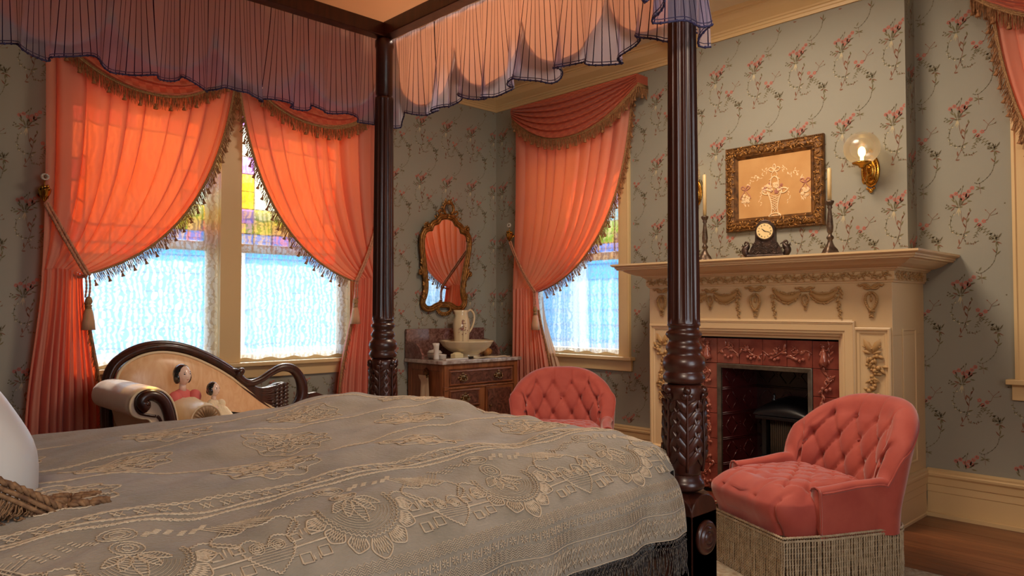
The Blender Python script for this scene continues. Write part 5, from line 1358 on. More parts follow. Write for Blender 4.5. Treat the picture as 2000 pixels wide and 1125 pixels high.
# ================================================================ SLIPPER CHAIRS
def make_chair(loc, rz, label):
    t = thing('slipper_chair', label, 'chair', loc, rz, 'tufted coral velvet slipper chairs')
    Wd, Dp = .265, .285     # half width, half depth; front faces -y
    Zf = .23                # top of the fringe
    # plan line of the arms and back: from the left front corner round the back to the right front corner
    def plan(a):            # a in -1..1
        x = Wd*1.0*sin(a*1.62)*1.0; y = lerp(-.02, 0, 0)
        ang = a*2.15; x = Wd*max(-1, min(1, 1.12*sin(min(1.5708, abs(ang)))**.8*(1 if ang > 0 else -1))) if abs(a) > 1e-6 else 0
        if abs(ang) <= 1.5708: y = .05+.235*cos(ang)**.75
        else: y = .05-(abs(ang)-1.5708)/.58*.20
        return x, y
    def hgt(a):
        b = abs(a); am = .43-.02*smooth01((b-.6)/.4)
        e = am+(.718-am)*max(0, 1-(min(b, .57)/.57)**2.5)**.60
        return e
    NU, NS = 170, 54
    A_, B_ = .126, .190
    def tuft(sx_, z, top):
        """depth of the buttoned surface at arc position sx_, height z"""
        p = sx_/A_+(z-.335)/B_; q = sx_/A_-(z-.335)/B_; d = 0
        fp_, fq = abs(p-round(p)), abs(q-round(q))
        zt = min(top-.055, .635)
        k = smooth01((zt-z)/.02)*smooth01((z-.325)/.03)
        d -= k*(.010*exp(-(fp_/.045)**2)+.010*exp(-(fq/.045)**2)+.026*exp(-((fp_**2+fq**2)/.018))-.012*abs(sin(PI*p)*sin(PI*q))**.6)
        # pleats that run from the outer buttons to the edge
        if z >= zt-.03:
            w_ = sx_/A_-.5; d -= .011*exp(-((abs(w_-round(w_)))/.04)**2)*smooth01((z-zt+.03)/.03)
        if z <= .36: d -= .006*exp(-((abs(sx_/A_-round(sx_/A_)))/.07)**2)
        return d
    # arc lengths
    AS = [(-1+2*i/(NU-1)) for i in range(NU)]; PT = [Vector((*plan(a), 0)) for a in AS]
    LN = [0]
    for i in range(1, NU): LN.append(LN[-1]+(PT[i]-PT[i-1]).length)
    LN = [l-LN[-1]/2 for l in LN]
    NR = []
    for i in range(NU):
        d = PT[min(i+1, NU-1)]-PT[max(i-1, 0)]; n = Vector((d.y, -d.x, 0)).normalized(); 
        NR.append(-n if n.dot(Vector((0, 0, 0))-PT[i]) > 0 and False else n)
    def shell(ui, sj):
        i = ui; a = AS[i]; T = hgt(a); b = abs(a); th = lerp(.095, .052, smooth01((b-.5)/.16)); n = NR[i]
        # n points inwards (towards the sitter) for this direction of travel
        inn = n if (Vector((0, -.1, 0))-PT[i]).dot(n) > 0 else -n
        lean = lambda z: .17*max(0, (z-.30)/.45)**1.15*max(0, 1-(b/.64)**3)*1.0
        flare = lambda z: .045*max(0, (z-.25)/.5)*smooth01((b-.2)/.3)*(1-smooth01((b-.66)/.12))
        s = sj/(NS-1)
        if s < .46:      # inner face, upwards
            z = lerp(.30, T-th*.35, s/.46); o = th*.5; dep = tuft(LN[i], z, T)*(1 if b < .57 else 0) 
            bulge = .012*(1 if b < .57 else .4)
            off = o+dep+bulge*sin(PI*min(1, s/.46))
        elif s < .60:    # rounded top
            k = (s-.46)/.14; z = T-th*.35+th*.36*sin(PI*k); off = th*.5*cos(PI*k); 
            if b < .57 and k < .6: off += tuft(LN[i], min(z, T-.001), T)*.8*(1-k)
        else:            # outside, downwards
            k = (s-.60)/.40; z = lerp(T-th*.35, Zf-.02, k); off = -th*.5-.004*sin(PI*k)
        p = PT[i]+inn*off; p.z = z
        p.y += lean(z)
        if b > .66: p.y += 0
        if inn.x: p.x -= inn.x*flare(z)*1.0
        return tuple(p)
    mb = MB(); V = [shell(i, j) for j in range(NS) for i in range(NU)]
    F = [(j*NU+i, j*NU+i+1, (j+1)*NU+i+1, (j+1)*NU+i) for j in range(NS-1) for i in range(NU-1)]
    F += [tuple(j*NU for j in range(NS)), tuple(j*NU+NU-1 for j in range(NS))[::-1]]
    mb.add(V, F, 0, True)
    bk = obj('upholstered_back', mb, m_velvet, t, local=True)
    # buttons
    mb = MB()
    for kz in range(0, 8):
        for kx in range(-4, 5):
            sx_ = kx*A_/1.0 if kz % 2 == 0 else (kx+.5)*A_
            z = .335+kz*B_*.5
            if kz % 2 == 0: sx_ = kx*A_
            else: sx_ = (kx+.5)*A_
            i = min(range(NU), key=lambda q: abs(LN[q]-sx_)); a = AS[i]
            if abs(a) > .52 or z > hgt(a)-.06 or z < .35: continue
            j = int(round((z-.30)/(hgt(a)-.035-.30)*.46*(NS-1))); p = Vector(shell(i, j)); mb.ell(p+Vector((0, -.001, 0)), .0075, 8, 6)
    obj('buttons', mb, m_velvd, t, local=True)
    # piping that follows the outer top edge and the arm fronts
    mb = MB()
    mb.tube([Vector(shell(i, int(.62*(NS-1)))) for i in range(0, NU, 2)], .0045, 6)
    for i in (0, NU-1): mb.tube([Vector(shell(i, j))+Vector((0, -.002, 0)) for j in range(int(.46*NS), int(.98*NS), 2)], .0045, 6)
    obj('piping', mb, m_velvet, t, local=True)
    # seat
    def seat(u, v):
        a = TAU*u; c, s = cos(a), sin(a); e = .42
        x = Wd*.985*(abs(c)**e)*(1 if c > 0 else -1); y = Dp*(abs(s)**e)*(1 if s > 0 else -1)
        if v < .45:      # side wall
            k = v/.45; z = lerp(Zf-.01, .345, k); f = 1+.035*sin(PI*k)
            if y < -.1: f -= .0
        else:
            k = (v-.45)/.55; z = .345+.062*sin(min(1, k*2.2)*PI/2)+.012*(k)*1; f = (1-k)**.72 if k < 1 else 0; f = max(0, f)
        px, py = x*f, y*f
        if v >= .30:
            p = px/.105+(py+.02)/.105; q = px/.105-(py+.02)/.105; A, B = abs(p-round(p)), abs(q-round(q)); m_ = smooth01((v-.42)/.1)*(1 if py > -.24 else .4)
            if py > -.20: z -= m_*(.009*exp(-(A/.06)**2)+.009*exp(-(B/.06)**2)+.014*exp(-(A*A+B*B)/.03))
        if py < -.16: z -= .009*exp(-((px/.105-round(px/.105))/.06)**2)*smooth01((-.16-py)/.05)*(1 if v > .2 else 0); py += .012*exp(-((px/.105-round(px/.105))/.06)**2)*(1 if v < .5 and s < 0 else 0)
        if py > .10: py = .10+(py-.10)*.5
        if py < 0: py -= .035*smooth01((-py-.1)/.15)*smooth01((z-.24)/.1)
        return (px, py-.01, z)
    mb = MB(); mb.grid(140, 60, seat, cu=True); obj('seat', mb, m_velvet, t, local=True)
    # skirt: braid plus twisted bullion strands
    SK = []
    N2 = 60
    def per(k):          # outline of the skirt
        return k
    front = [Vector((x, -Dp-.022, Zf)) for x in (-Wd-.005, -Wd/2, 0, Wd/2, Wd+.005)]
    back = [Vector((PT[i].x*1.12, PT[i].y+.04+(.0 if PT[i].y < .05 else .01), Zf)) for i in range(NU-1, -1, -6)]
    back = [p for p in back if p.y > -.22]
    SK = resample(front+back+[front[0]], .003)
    mb = MB(); 
    for dz in (0, -.014): rope(mb, [p+Vector((0, 0, dz)) for p in SK[::2]], .0055, 2, 50, 5)
    obj('gimp_braid', mb, m_rope, t, local=True)
    mb = MB(); acc = resample(SK, .0118); rr = random.Random(1)
    for p in acc:
        L = Zf-.012; base = p+Vector((rr.uniform(-.001, .001), rr.uniform(-.001, .001), -.008)); sway = Vector((rr.uniform(-.003, .003), rr.uniform(-.003, .003), 0)); k = 30
        rope(mb, [base+sway*(i/k)*sin(i*.25)+Vector((0, 0, -L*i/k)) for i in range(2*k+1) if i <= k], .0052, 2, 46, 4)
    obj('bullion_fringe', mb, m_rope, t, local=True, kind='stuff')
    # short turned feet
    for sx_ in (-1, 1):
        for sy_ in (-1, 1):
            mb = MB(); mb.lathe([(.012, 0), (.018, .02), (.014, .05), (.022, .09), (.022, .2)], 10, (sx_*.20, sy_*.2, 0)); obj('leg', mb, m_mahog, t, local=True)
    return t
F1 = Vector((-.44, -.90)).normalized()
ch1 = make_chair((-1.43, 3.10, 0), atan2(-.44, .90)*1.0, 'coral velvet tufted chair with long fringe, in front of fireplace')
ch1.rotation_euler = (0, 0, -math.radians(26))
ch2 = copy_tree(ch1, (-3.04, 3.36, 0), math.radians(42), 'coral velvet tufted chair behind the bed, below the single window')

# ================================================================ RUG
mb = MB(); mb.bx(-3.2, -.2, 1.2, 3.40, -.001, .010); rg = obj('rug', mb, m_rug, None, bevel=.003); tag(rg, 'cream patterned rug under the fringed coral chair', 'rug')
mb = MB(); r = random.Random(6)
for k in range(60):
    x, y = -3.0+2.7*(k % 15)/14, 1.4+.6*(k//15)+.1*sin(k); P = [(x+.09*cos(a)*(1+.3*sin(3*a)), y+.07*sin(a), .011) for a in [TAU*i/16 for i in range(17)]]; mb.tube(P, .004, 4)
    for q in range(5): leaf(mb, (x, y, .010), (cos(q*1.3), sin(q*1.3), 0), (0, 0, 1), .07, .03, .002)
obj('pattern', mb, mat('rug_pattern', srgb(150, 118, 92), .95), rg, local=True, kind='stuff')

# ================================================================ CHAISE
cs = thing('swan_chaise', 'cream chaise with dark carved swan back below the double window', 'chaise', (-4.0, 1.9, 0))
XB = -4.36
inner = catmull([(1.235, .42, 0), (1.225, .62, 0), (1.235, .73, 0), (1.275, .80, 0), (1.36, .848, 0), (1.47, .862, 0), (1.60, .835, 0), (1.73, .775, 0), (1.85, .70, 0), (1.97, .605, 0), (2.10, .505, 0), (2.25, .42, 0)], 5)
poly = [(p.x, p.y) for p in inner]
mb = MB(); c0 = (1.6, .55)
mb.grid(len(poly), 14, lambda u, v: (XB+.035+.075*sqrt(max(0, 1-(1-v)**2*1.0))-.02*v*0, lerp(c0[0], poly[min(len(poly)-1, int(u*(len(poly)-1)+.5))][0], 1-v*.999) , lerp(c0[1], poly[min(len(poly)-1, int(u*(len(poly)-1)+.5))][1], 1-v*.999)))
obj('back_cushion', mb, m_moire, cs)
mb = MB(); mb.tube([(XB+.045, a, b) for a, b in poly], .008, 6); obj('gimp', mb, m_linen, cs)
mb = MB(); mb.prism(poly, mX(XB), -.01, .03); obj('back_panel', mb, m_mahog, cs)
fr = catmull([(1.20, .40, 0), (1.190, .62, 0), (1.20, .74, 0), (1.245, .82, 0), (1.345, .875, 0), (1.47, .892, 0), (1.60, .868, 0), (1.73, .812, 0), (1.84, .745, 0), (1.93, .675, 0)], 6)
mb = MB(); mb.tube([(XB+.02, p.x, p.y) for p in fr], .030, 12); mb.tube([(XB+.045, p.x, p.y) for p in fr], .014, 8); mb.tube([(XB+.02, p.x+.0, p.y+.026) for p in fr], .010, 6); obj('back_rail', mb, m_mahog, cs)
# swan: neck and head, wing, tail
sw = MB()
nk = catmull([(2.13, .43, 0), (2.23, .45, 0), (2.29, .50, 0), (2.315, .575, 0), (2.30, .66, 0), (2.25, .722, 0), (2.18, .738, 0), (2.11, .712, 0), (2.04, .672, 0), (1.975, .655, 0), (1.925, .675, 0), (1.89, .72, 0)], 6)
k = len(nk); sw.tube([(XB+.045, p.x, p.y) for p in nk], [lerp(.046, .022, min(1, i/(k*.62))) for i in range(k)], 12)
sw.ell((XB+.05, 1.905, .722), (.022, .036, .024), 12, 8, R=Matrix.Rotation(.7, 3, 'X')); sw.tube([(XB+.05, 1.885, .735), (XB+.05, 1.862, .742), (XB+.048, 1.842, .735)], [.014, .009, .003], 8)
sw.ell((XB+.072, 1.90, .728), .005, 6, 5)
for i in range(4, int(k*.6), 1):       # scale feathers on the neck
    p = nk[i]; d = (nk[i+1]-nk[i-1]).normalized()
    for j in (-1, 0, 1):
        q = Vector((XB+.045+.030*(1-.25*abs(j))*(1-i/k*.5), p.x-d.y*.020*j*(1-i/k*.5), p.y+d.x*.020*j*(1-i/k*.5)))
        leaf(sw, q, Vector((0, -d.x, -d.y)), (1, 0, 0), .024, .018, .006)
obj('swan_neck', sw, m_mahog, cs)
wg = MB(); W0 = [(1.845, .735), (1.90, .688), (1.95, .650), (2.03, .615), (2.09, .622), (2.15, .642), (2.20, .645), (2.215, .59), (2.20, .54), (2.18, .485), (2.14, .44), (2.04, .46), (1.95, .56), (1.87, .66)]
wg.prism(W0, mX(XB), .0, .034)
for i in range(11):       # long feathers
    t = i/10; P = catmull([(XB+.036, 1.855+.03*t*0, .725-.01*t), (XB+.040, lerp(1.95, 1.93, t), lerp(.655, .60, t)), (XB+.044, lerp(2.05, 2.06, t), lerp(.612, .50, t)), (XB+.040, lerp(2.20, 2.13, t), lerp(.640, .44, t))], 4)
    k = len(P); wg.tube(P, [.004+.008*sin(PI*min(1, .15+.85*q/(k-1))) for q in range(k)], 6)
for row in range(4):
    for i in range(8):
        p = (2.205-.028*row, .63-.022*i-.006*row); leaf(wg, (XB+.048-.001*row, p[0]-.02, p[1]), (0, .9, .15), (1, 0, 0), .040, .026, .008)
obj('swan_wing', wg, m_mahog, cs)
tl = MB(); T0 = [(2.30, .40), (2.345, .50), (2.37, .56), (2.42, .565), (2.48, .54), (2.53, .49), (2.56, .44), (2.57, .40)]
tl.prism(T0, mX(XB), 0, .035)
for i in range(7):
    a = lerp(PI*.62, PI*.12, i/6); P = [(XB+.036, 2.36+r_*cos(a), .40+r_*sin(a)*.85) for r_ in (.03, .08, .13, .165)]; tl.tube(P, [.006, .011, .012, .004], 6)
obj('carved_shell', tl, m_mahog, cs)
# seat and frame
mb = MB(); mb.bx(XB+.02, -3.68, 1.30, 2.72, .27, .465); obj('seat', mb, m_ivsilk, cs, bevel=.03)
mb = MB(); mb.bx(XB, -3.66, 1.20, 2.75, .20, .27); obj('seat_rail', mb, m_mahog, cs, bevel=.006)
for x in (XB+.04, -3.72):
    for y in (1.28, 2.68):
        mb = MB(); mb.lathe([(.014, .0), (.02, .02), (.016, .05), (.03, .12), (.034, .20)], 12, (x, y, 0)); obj('leg', mb, m_mahog, cs)
# rolled arm
ao = catmull([(1.235, .28, 0), (1.222, .45, 0), (1.205, .545, 0), (1.185, .585, 0), (1.15, .594, 0), (1.112, .612, 0), (1.094, .65, 0), (1.102, .695, 0), (1.135, .727, 0), (1.185, .738, 0), (1.24, .728, 0), (1.285, .695, 0), (1.312, .64, 0), (1.328, .56, 0), (1.338, .45, 0), (1.342, .28, 0)], 4)
ap = [(p.x, p.y) for p in ao]
mb = MB(); XF = -3.66
def armg(u, v):
    a, b = ap[int(u*(len(ap)-1)+.5)]; x = lerp(-4.27, XF, v); e = min(v, 1-v)*14; k = 1-.10*max(0, 1-e)**2; c = (1.2, .62) if b > .5 else (1.285, b)
    return (x, lerp(c[0], a, k), lerp(c[1], b, k) if b > .5 else b)
mb.grid(len(ap), 26, armg)
for v in (0, 1):
    Q = [armg(i/(len(ap)-1), v) for i in range(len(ap))]; mb.add(Q, [tuple(range(len(Q)))], 0, False)
obj('arm', mb, m_ivsilk, cs)
mb = MB(); mb.tube([(XF-.004, armg(i/(len(ap)-1), 1)[1], armg(i/(len(ap)-1), 1)[2]) for i in range(len(ap))], .006, 6); obj('arm_piping', mb, m_linen, cs)
mb = MB()
P = catmull([(XF+.008, 1.175, .640), (XF+.010, 1.16, .652), (XF+.010, 1.150, .672), (XF+.010, 1.165, .695), (XF+.010, 1.198, .700), (XF+.010, 1.235, .680), (XF+.010, 1.262, .635), (XF+.010, 1.280, .56), (XF+.010, 1.288, .46), (XF+.010, 1.288, .30)], 5)
P2 = catmull([(XF+.004, 1.215, .60), (XF+.004, 1.175, .610), (XF+.004, 1.145, .622), (XF+.004, 1.128, .65), (XF+.004, 1.130, .69), (XF+.004, 1.155, .715), (XF+.004, 1.195, .722), (XF+.004, 1.245, .706), (XF+.004, 1.285, .65), (XF+.004, 1.308, .56), (XF+.004, 1.315, .46), (XF+.004, 1.315, .30)], 4)
k = len(P); mb.tube(P, [lerp(.026, .024, i/k) for i in range(k)], 10, flat=(1, 0, 0)); mb.tube(P2, .007, 6)
P3 = catmull([(XF+.004, 1.222, .60), (XF+.004, 1.238, .575), (XF+.004, 1.25, .50), (XF+.004, 1.252, .30)], 4); mb.tube(P3, .007, 6); mb.ell((XF+.02, 1.172, .662), (.016, .016, .016), 10, 8)
obj('arm_scroll', mb, m_mahog, cs)
# bolster
bl = thing('bolster', 'cream bolster cushion with pleated round end beside the chaise arm', 'bolster', (-3.95, 1.49, .51))
by, bz, br = 1.482, .546, .084; mb = MB()
mb.grid(36, 12, lambda u, v: (lerp(-4.24, -3.735, v), by+br*(1-.12*max(0, 1-min(v, 1-v)*16)**2)*cos(TAU*u), bz+br*(1-.12*max(0, 1-min(v, 1-v)*16)**2)*sin(TAU*u)), cu=True)
obj('cover', mb, m_bolst, bl)
mb = MB(); mb.grid(120, 10, lambda u, v: (-3.735+.018*sin(PI*min(1, v*1.2))*(1-v*.9)+.004*sin(24*TAU*u)*v*(1-v)*3, by+br*.86*(1-v)*cos(TAU*u), bz+br*.86*(1-v)*sin(TAU*u)), cu=True)
mb.ell((-3.732, by, bz), .010, 8, 6); obj('pleated_end', mb, m_pleat, bl)
mb = MB(); mb.tube([(-3.735, by+br*.88*cos(TAU*i/40), bz+br*.88*sin(TAU*i/40)) for i in range(41)], .005, 6); obj('piping', mb, m_linen, bl)
# dolls
def doll(c, s, yaw, label, shawl):
    t = thing('porcelain_doll', label, 'doll', (c[0], c[1], .47), 0, 'porcelain dolls on the chaise'); c = Vector(c); f = Vector((cos(yaw), sin(yaw), .05)).normalized(); l = Vector((0, 0, 1)).cross(f).normalized(); up = f.cross(l)
    R = Matrix((f, l, up)).transposed()
    mb = MB(); nu, nv = 20, 16
    def hd(u, v):
        a = TAU*u; b = -PI/2+PI*v; p = Vector((cos(a)*cos(b)*.040, sin(a)*cos(b)*.034, sin(b)*.047))
        if p.z < 0: p.x *= 1+.0*p.z; p.y *= 1-abs(p.z)*5
        fr_ = max(0, cos(a)*cos(b)); p.x += .010*exp(-((p.y/.008)**2+((p.z+.004)/.011)**2))*(fr_ > .3)-.003*exp(-(((abs(p.y)-.014)/.008)**2+((p.z-.006)/.008)**2))*(fr_ > .3)
        return tuple(c+R @ (p*s))
    mb.grid(nu, nv, hd, cu=True); mb.tube([c+R @ Vector((-.004, 0, -.035))*s, c+R @ Vector((-.006, 0, -.075))*s], [.014*s, .018*s], 10); obj('head', mb, m_face, t)
    mb = MB()
    mb.ell(c+R @ Vector((-.012, 0, .008))*s, (.042*s, .040*s, .047*s), 16, 10, R=R)
    for q in (-1, 1): mb.ell(c+R @ Vector((-.006, q*.029, -.008))*s, (.022*s, .015*s, .032*s), 10, 7, R=R)
    mb.ell(c+R @ Vector((-.04, 0, -.012))*s, (.022*s, .022*s, .026*s), 10, 7, R=R); obj('hair', mb, m_hair, t)
    mb = MB()
    for q in (-1, 1): mb.ell(c+R @ Vector((.0335, q*.0135, .006))*s, (.003*s, .0055*s, .0032*s), 8, 5, R=R)
    for q in (-1, 1): mb.tube([c+R @ Vector((.0345, q*(.008+.005*i), .014+.002*sin(i*1.5)))*s for i in range(3)], .001*s, 4)
    obj('eyes', mb, m_eye, t); mb = MB(); mb.ell(c+R @ Vector((.034, 0, -.020))*s, (.0035*s, .008*s, .003*s), 8, 5, R=R); obj('mouth', mb, m_lips, t)
    mb = MB(); mb.ell(c+R @ Vector((-.012, 0, -.105))*s, (.034*s, .052*s, .042*s), 16, 10, R=R)
    for q in (-1, 1): mb.ell(c+R @ Vector((.012, q*.052, -.105))*s, (.032*s, .030*s, .034*s), 12, 8, R=R)
    obj('bodice', mb, m_dpink if shawl else m_lacecl, t)
    mb = MB(); mb.lathe([(.02*s, 0), (.050*s, -.02*s), (.085*s, -.07*s), (.115*s, -.13*s), (.06*s, -.135*s)], 32, c+R @ Vector((.02, .02, -.105))*s, rf=lambda r, z, a: r*(1+.10*sin(9*a+z*60))); obj('skirt', mb, m_lacecl, t)
    mb = MB()
    for q in (-1, 1):
        b = c+R @ Vector((.034, q*.03, -.118))*s; mb.ell(b, (.010*s, .009*s, .012*s), 8, 6)
        for k in range(4): mb.tube([b+R @ Vector((.006, (k-1.5)*.004, 0))*s, b+R @ Vector((.015, (k-1.5)*.0045, -.004))*s, b+R @ Vector((.019, (k-1.5)*.0045, -.010))*s], .0022*s, 5)
        mb.tube([b+R @ Vector((.0, -q*.007, .002))*s, b+R @ Vector((.008, -q*.012, -.001))*s], .0025*s, 5)
    obj('hands', mb, m_face, t)
doll((-4.10, 1.50, .745), 1.12, .25, 'larger black haired porcelain doll with pink sleeves on the chaise', True)
doll((-4.02, 1.635, .665), .78, .5, 'smaller black haired porcelain doll in cream lace on the chaise', False)

# ================================================================ WASHSTAND
ws = thing('washstand', 'walnut washstand with marble top, splashback and brass pulls', 'washstand', (-4.5, 3.82, 0))
WX0, WX1, WY0, WY1, WZ = -4.745, -4.30, 3.45, 4.20, .690
mb = MB(); mb.bx(WX0, WX1, WY0, WY1, .06, WZ); obj('carcase', mb, m_walnutz, ws, bevel=.003)
mb = MB(); mb.bx(WX0, WX1+.03, WY0-.035, WY1+.035, WZ, WZ+.028); obj('marble_top', mb, m_marblet, ws, bevel=.005)
mb = MB(); mb.bx(WX0, WX0+.022, WY0-.03, WY1+.03, WZ+.028, WZ+.255); obj('splashback', mb, m_marble, ws, bevel=.003)
mb = MB(); sp = [(WX0+.022, WZ+.03), (WX0+.22, WZ+.03), (WX0+.22, WZ+.06), (WX0+.19, WZ+.11), (WX0+.14, WZ+.15), (WX0+.022, WZ+.165)]
mb.prism(sp, lambda u, v, o: (u, WY0-.03+o, v), 0, .02); obj('side_splash', mb, m_marble, ws, bevel=.002)
mb = MB(); mb.prism(sp, lambda u, v, o: (u, WY1+.01+o, v), 0, .02); obj('side_splash', mb, m_marble, ws, bevel=.002)
mW = lambda u, v, o: (WX1+o, u, v)
def drawer(y0, y1, z0, z1, nm, pulls):
    mb = MB(); mb.prism([(y0, z0), (y1, z0), (y1, z1), (y0, z1)], mW, 0, .010); d = obj(nm, mb, m_walnut, ws, bevel=.002)
    mb = MB(); mb.frame([(0, 0), (0, .016), (.006, .018), (.012, .012), (.016, .011)], (y0+.004, y1-.004, z0+.004, z1-.004), mW); obj('bead', mb, m_walnut, d)
    mb = MB(); mb.prism([(y0+.018, z0+.016), (y1-.018, z0+.016), (y1-.018, z1-.016), (y0+.018, z1-.016)], mW, .008, .014); obj('burl_panel', mb, m_burl, d)
    for py in pulls:
        zc = (z0+z1)/2; mb = MB()
        mb.ell(mW(py, zc, .015), (.004, .032, .020), 14, 7)
        for q in (-1, 1):
            mb.ell(mW(py+q*.040, zc, .016), (.005, .012, .012), 8, 6); mb.ell(mW(py+q*.026, zc+.018, .016), (.004, .010, .009), 8, 5); mb.ell(mW(py+q*.026, zc-.016, .016), (.004, .010, .009), 8, 5); mb.ell(mW(py+q*.030, zc+.004, .022), (.008, .007, .007), 8, 6)
            leaf(mb, mW(py, zc+.016, .016), (0, q*.5, 1), (1, 0, 0), .024, .012, .004)
        leaf(mb, mW(py, zc+.016, .016), (0, 0, 1), (1, 0, 0), .030, .014, .005); mb.ell(mW(py, zc-.026, .016), (.004, .010, .008), 8, 5)
        obj('pull_plate', mb, m_brassd, d); mb = MB(); mb.tube(catmull([mW(py-.030, zc+.004, .024), mW(py-.028, zc-.014, .032), mW(py, zc-.022, .036), mW(py+.028, zc-.014, .032), mW(py+.030, zc+.004, .024)], 4), .0035, 7); obj('bail', mb, m_brassd, d)
drawer(3.495, 4.150, .525, .640, 'drawer', (3.625, 3.99))
drawer(3.495, 3.800, .365, .495, 'drawer', (3.648,))
drawer(3.495, 3.800, .215, .345, 'drawer', (3.648,))
mb = MB(); mb.prism([(3.86, .13), (4.150, .13), (4.150, .500), (3.86, .500)], mW, 0, .010); dr = obj('door', mb, m_walnut, ws, bevel=.002)
mb = MB(); mb.prism([(3.88, .15), (4.13, .15), (4.13, .48), (3.88, .48)], mW, .008, .014); obj('burl_panel', mb, m_burl, dr)
mb = MB(); mb.ell(mW(3.895, .352, .03), (.010, .009, .009), 8, 6); mb.tube([mW(3.895, .352, .01), mW(3.895, .352, .026)], .005, 7); mb.ell(mW(3.895, .352, .012), (.002, .012, .018), 8, 6); obj('knob', mb, m_brassd, dr)
mb = MB()
for y in (WY0-.002, WY1-.038): mb.bx(WX1, WX1+.014, y, y+.04, .06, WZ)
mb.bx(WX1, WX1+.010, WY0, WY1, .503, .517); mb.bx(WX1, WX1+.012, WY0, WY1, .65, .69); mb.bx(WX1, WX1+.02, WY0-.008, WY0+.03, .495, .525)
obj('front_stiles', mb, m_walnutz, ws, bevel=.003)
mb = MB(); mb.frame([(0, 0), (0, .006), (.04, .006), (.046, .0)], (WX0+.01, WX1-.005, .08, WZ-.01), lambda u, v, o: (u, WY0-o, v)); obj('side_frame', mb, m_walnutz, ws)
for x in (WX0+.03, WX1-.02):
    for y in (WY0+.03, WY1-.03): mb = MB(); mb.lathe([(.012, 0), (.018, .02), (.016, .06)], 10, (x, y, 0)); obj('leg', mb, m_walnutz, ws)
mb = MB(); hx = -4.50
mb.grid(20, 10, lambda u, v: (hx+.028*(1-v)*cos(TAU*u), WY0-.008-.006*v, .625+.034*(1-v)*sin(TAU*u)), cu=True)
for k in range(8): a = TAU*k/8; leaf(mb, (hx, WY0-.012, .625), (cos(a), 0, sin(a)), (0, -1, 0), .036, .016, .006)
mb.tube(catmull([(hx-.055, WY0-.03, .60), (hx-.03, WY0-.034, .588), (hx, WY0-.036, .585), (hx+.03, WY0-.034, .588), (hx+.055, WY0-.03, .60)], 4), .006, 7); mb.tube([(hx, WY0-.01, .61), (hx, WY0-.036, .585)], .005, 6)
obj('towel_bracket', mb, m_goldd, ws)
tw = MB(); tw.grid(14, 24, lambda u, v: (hx-.045+.09*u+.012*v*(u-.5), WY0-.036-.013*cos(PI*min(1, v*8))*(1)-.012*v-.004*sin(9*u)*v, .598-.40*v if v > .04 else .598-.4*v+.006))
tw.grid(14, 20, lambda u, v: (hx-.040+.085*u+.03*v, WY0-.024+.0*v, .596-.36*v))
to = obj('towel', tw, m_linen); tag(to, 'folded cream linen towel hanging on the washstand side', 'towel')
# basin, pitcher, small things
TZ0 = WZ+.0285
mb = MB(); bc = (-4.50, 3.845, TZ0); S_ = 1.07
mb.lathe([(a*S_, z) for a, z in [(.06, 0), (.098, .002), (.100, .010), (.088, .022), (.10, .034), (.14, .055), (.178, .09), (.196, .122), (.202, .130), (.20, .134), (.192, .130), (.172, .095), (.13, .055), (.05, .04), (.001, .04)]], 48, bc, rf=lambda r, z, a: r*(1+(.012*cos(12*a)+.015*abs(cos(6*a)))*(z > .08))); bs_ = obj('wash_basin', mb, m_china)
tag(bs_, 'cream china wash basin with flower sprig on the washstand', 'basin'); MAT[bs_.name] = Matrix()
def sprig(mb, c, s, nrm, seed):
    n = Vector(nrm).normalized(); up = Vector((0, 0, 1)); l = up.cross(n); r = random.Random(seed)
    for k in range(9): a = PI/2+r.uniform(-1.4, 1.4); L = r.uniform(.4, 1)*s; p = Vector(c)+l*cos(a)*L*.6+up*sin(a)*L*.8; mb.ell(p+n*.001, (s*.09,)*3, 5, 4); leaf(mb, Vector(c)+n*.001, l*cos(a)+up*sin(a), n, L, s*.10, .001)
    mb.tube([Vector(c)+n*.002+up*s*.5, Vector(c)+n*.001-up*s*.9], s*.03, 4)
mb = MB(); sprig(mb, (-4.50+.138*1.14, 3.845+.138*.1, TZ0+.062), .03, (.85, .15, -.4), 2); sprig(mb, (-4.50+.165*.8, 3.845+.165*.72, TZ0+.085), .03, (.8, .6, -.4), 3); sprig(mb, (-4.50+.165*.5, 3.845-.165*.93, TZ0+.085), .03, (.5, -.9, -.4), 5)
obj('flower_print', mb, m_chinab, bs_)
pc = (-4.56, 3.84, TZ0+.043); mb = MB()
prp = [(.05, 0), (.064, .004), (.066, .02), (.064, .05), (.069, .10), (.076, .17), (.080, .21), (.074, .25), (.062, .285), (.060, .31), (.066, .33), (.062, .332), (.056, .31), (.056, .28), (.001, .27)]
def pf(r, z, a):
    sp_ = exp(-((a-4.5)/.38)**2); return r*(1+.28*sp_*smooth01((z-.27)/.06))*(1+.02*cos(8*a)*(z > .05)*(z < .25))
mb.lathe([(r*.86, z) for r, z in prp], 40, pc, rf=pf); pt = obj('water_pitcher', mb, m_china); tag(pt, 'tall cream china pitcher standing in the wash basin', 'pitcher'); MAT[pt.name] = Matrix()
a0 = 4.5-PI; hd = Vector((cos(a0), sin(a0), 0)); q = Vector(pc)
mb = MB(); mb.tube(catmull([q+hd*.052+Vector((0, 0, .318)), q+hd*.082+Vector((0, 0, .332)), q+hd*.112+Vector((0, 0, .300)), q+hd*.115+Vector((0, 0, .25)), q+hd*.095+Vector((0, 0, .19)), q+hd*.062+Vector((0, 0, .145))], 6), .0085, 9); obj('handle', mb, m_china, pt)
mb = MB(); n = Vector((.8, -.45, 0)).normalized()
for z, s in ((.22, .030), (.17, .045), (.24, .02)): sprig(mb, q+n*.0685+Vector((0, 0, z)), s, n, int(z*100))
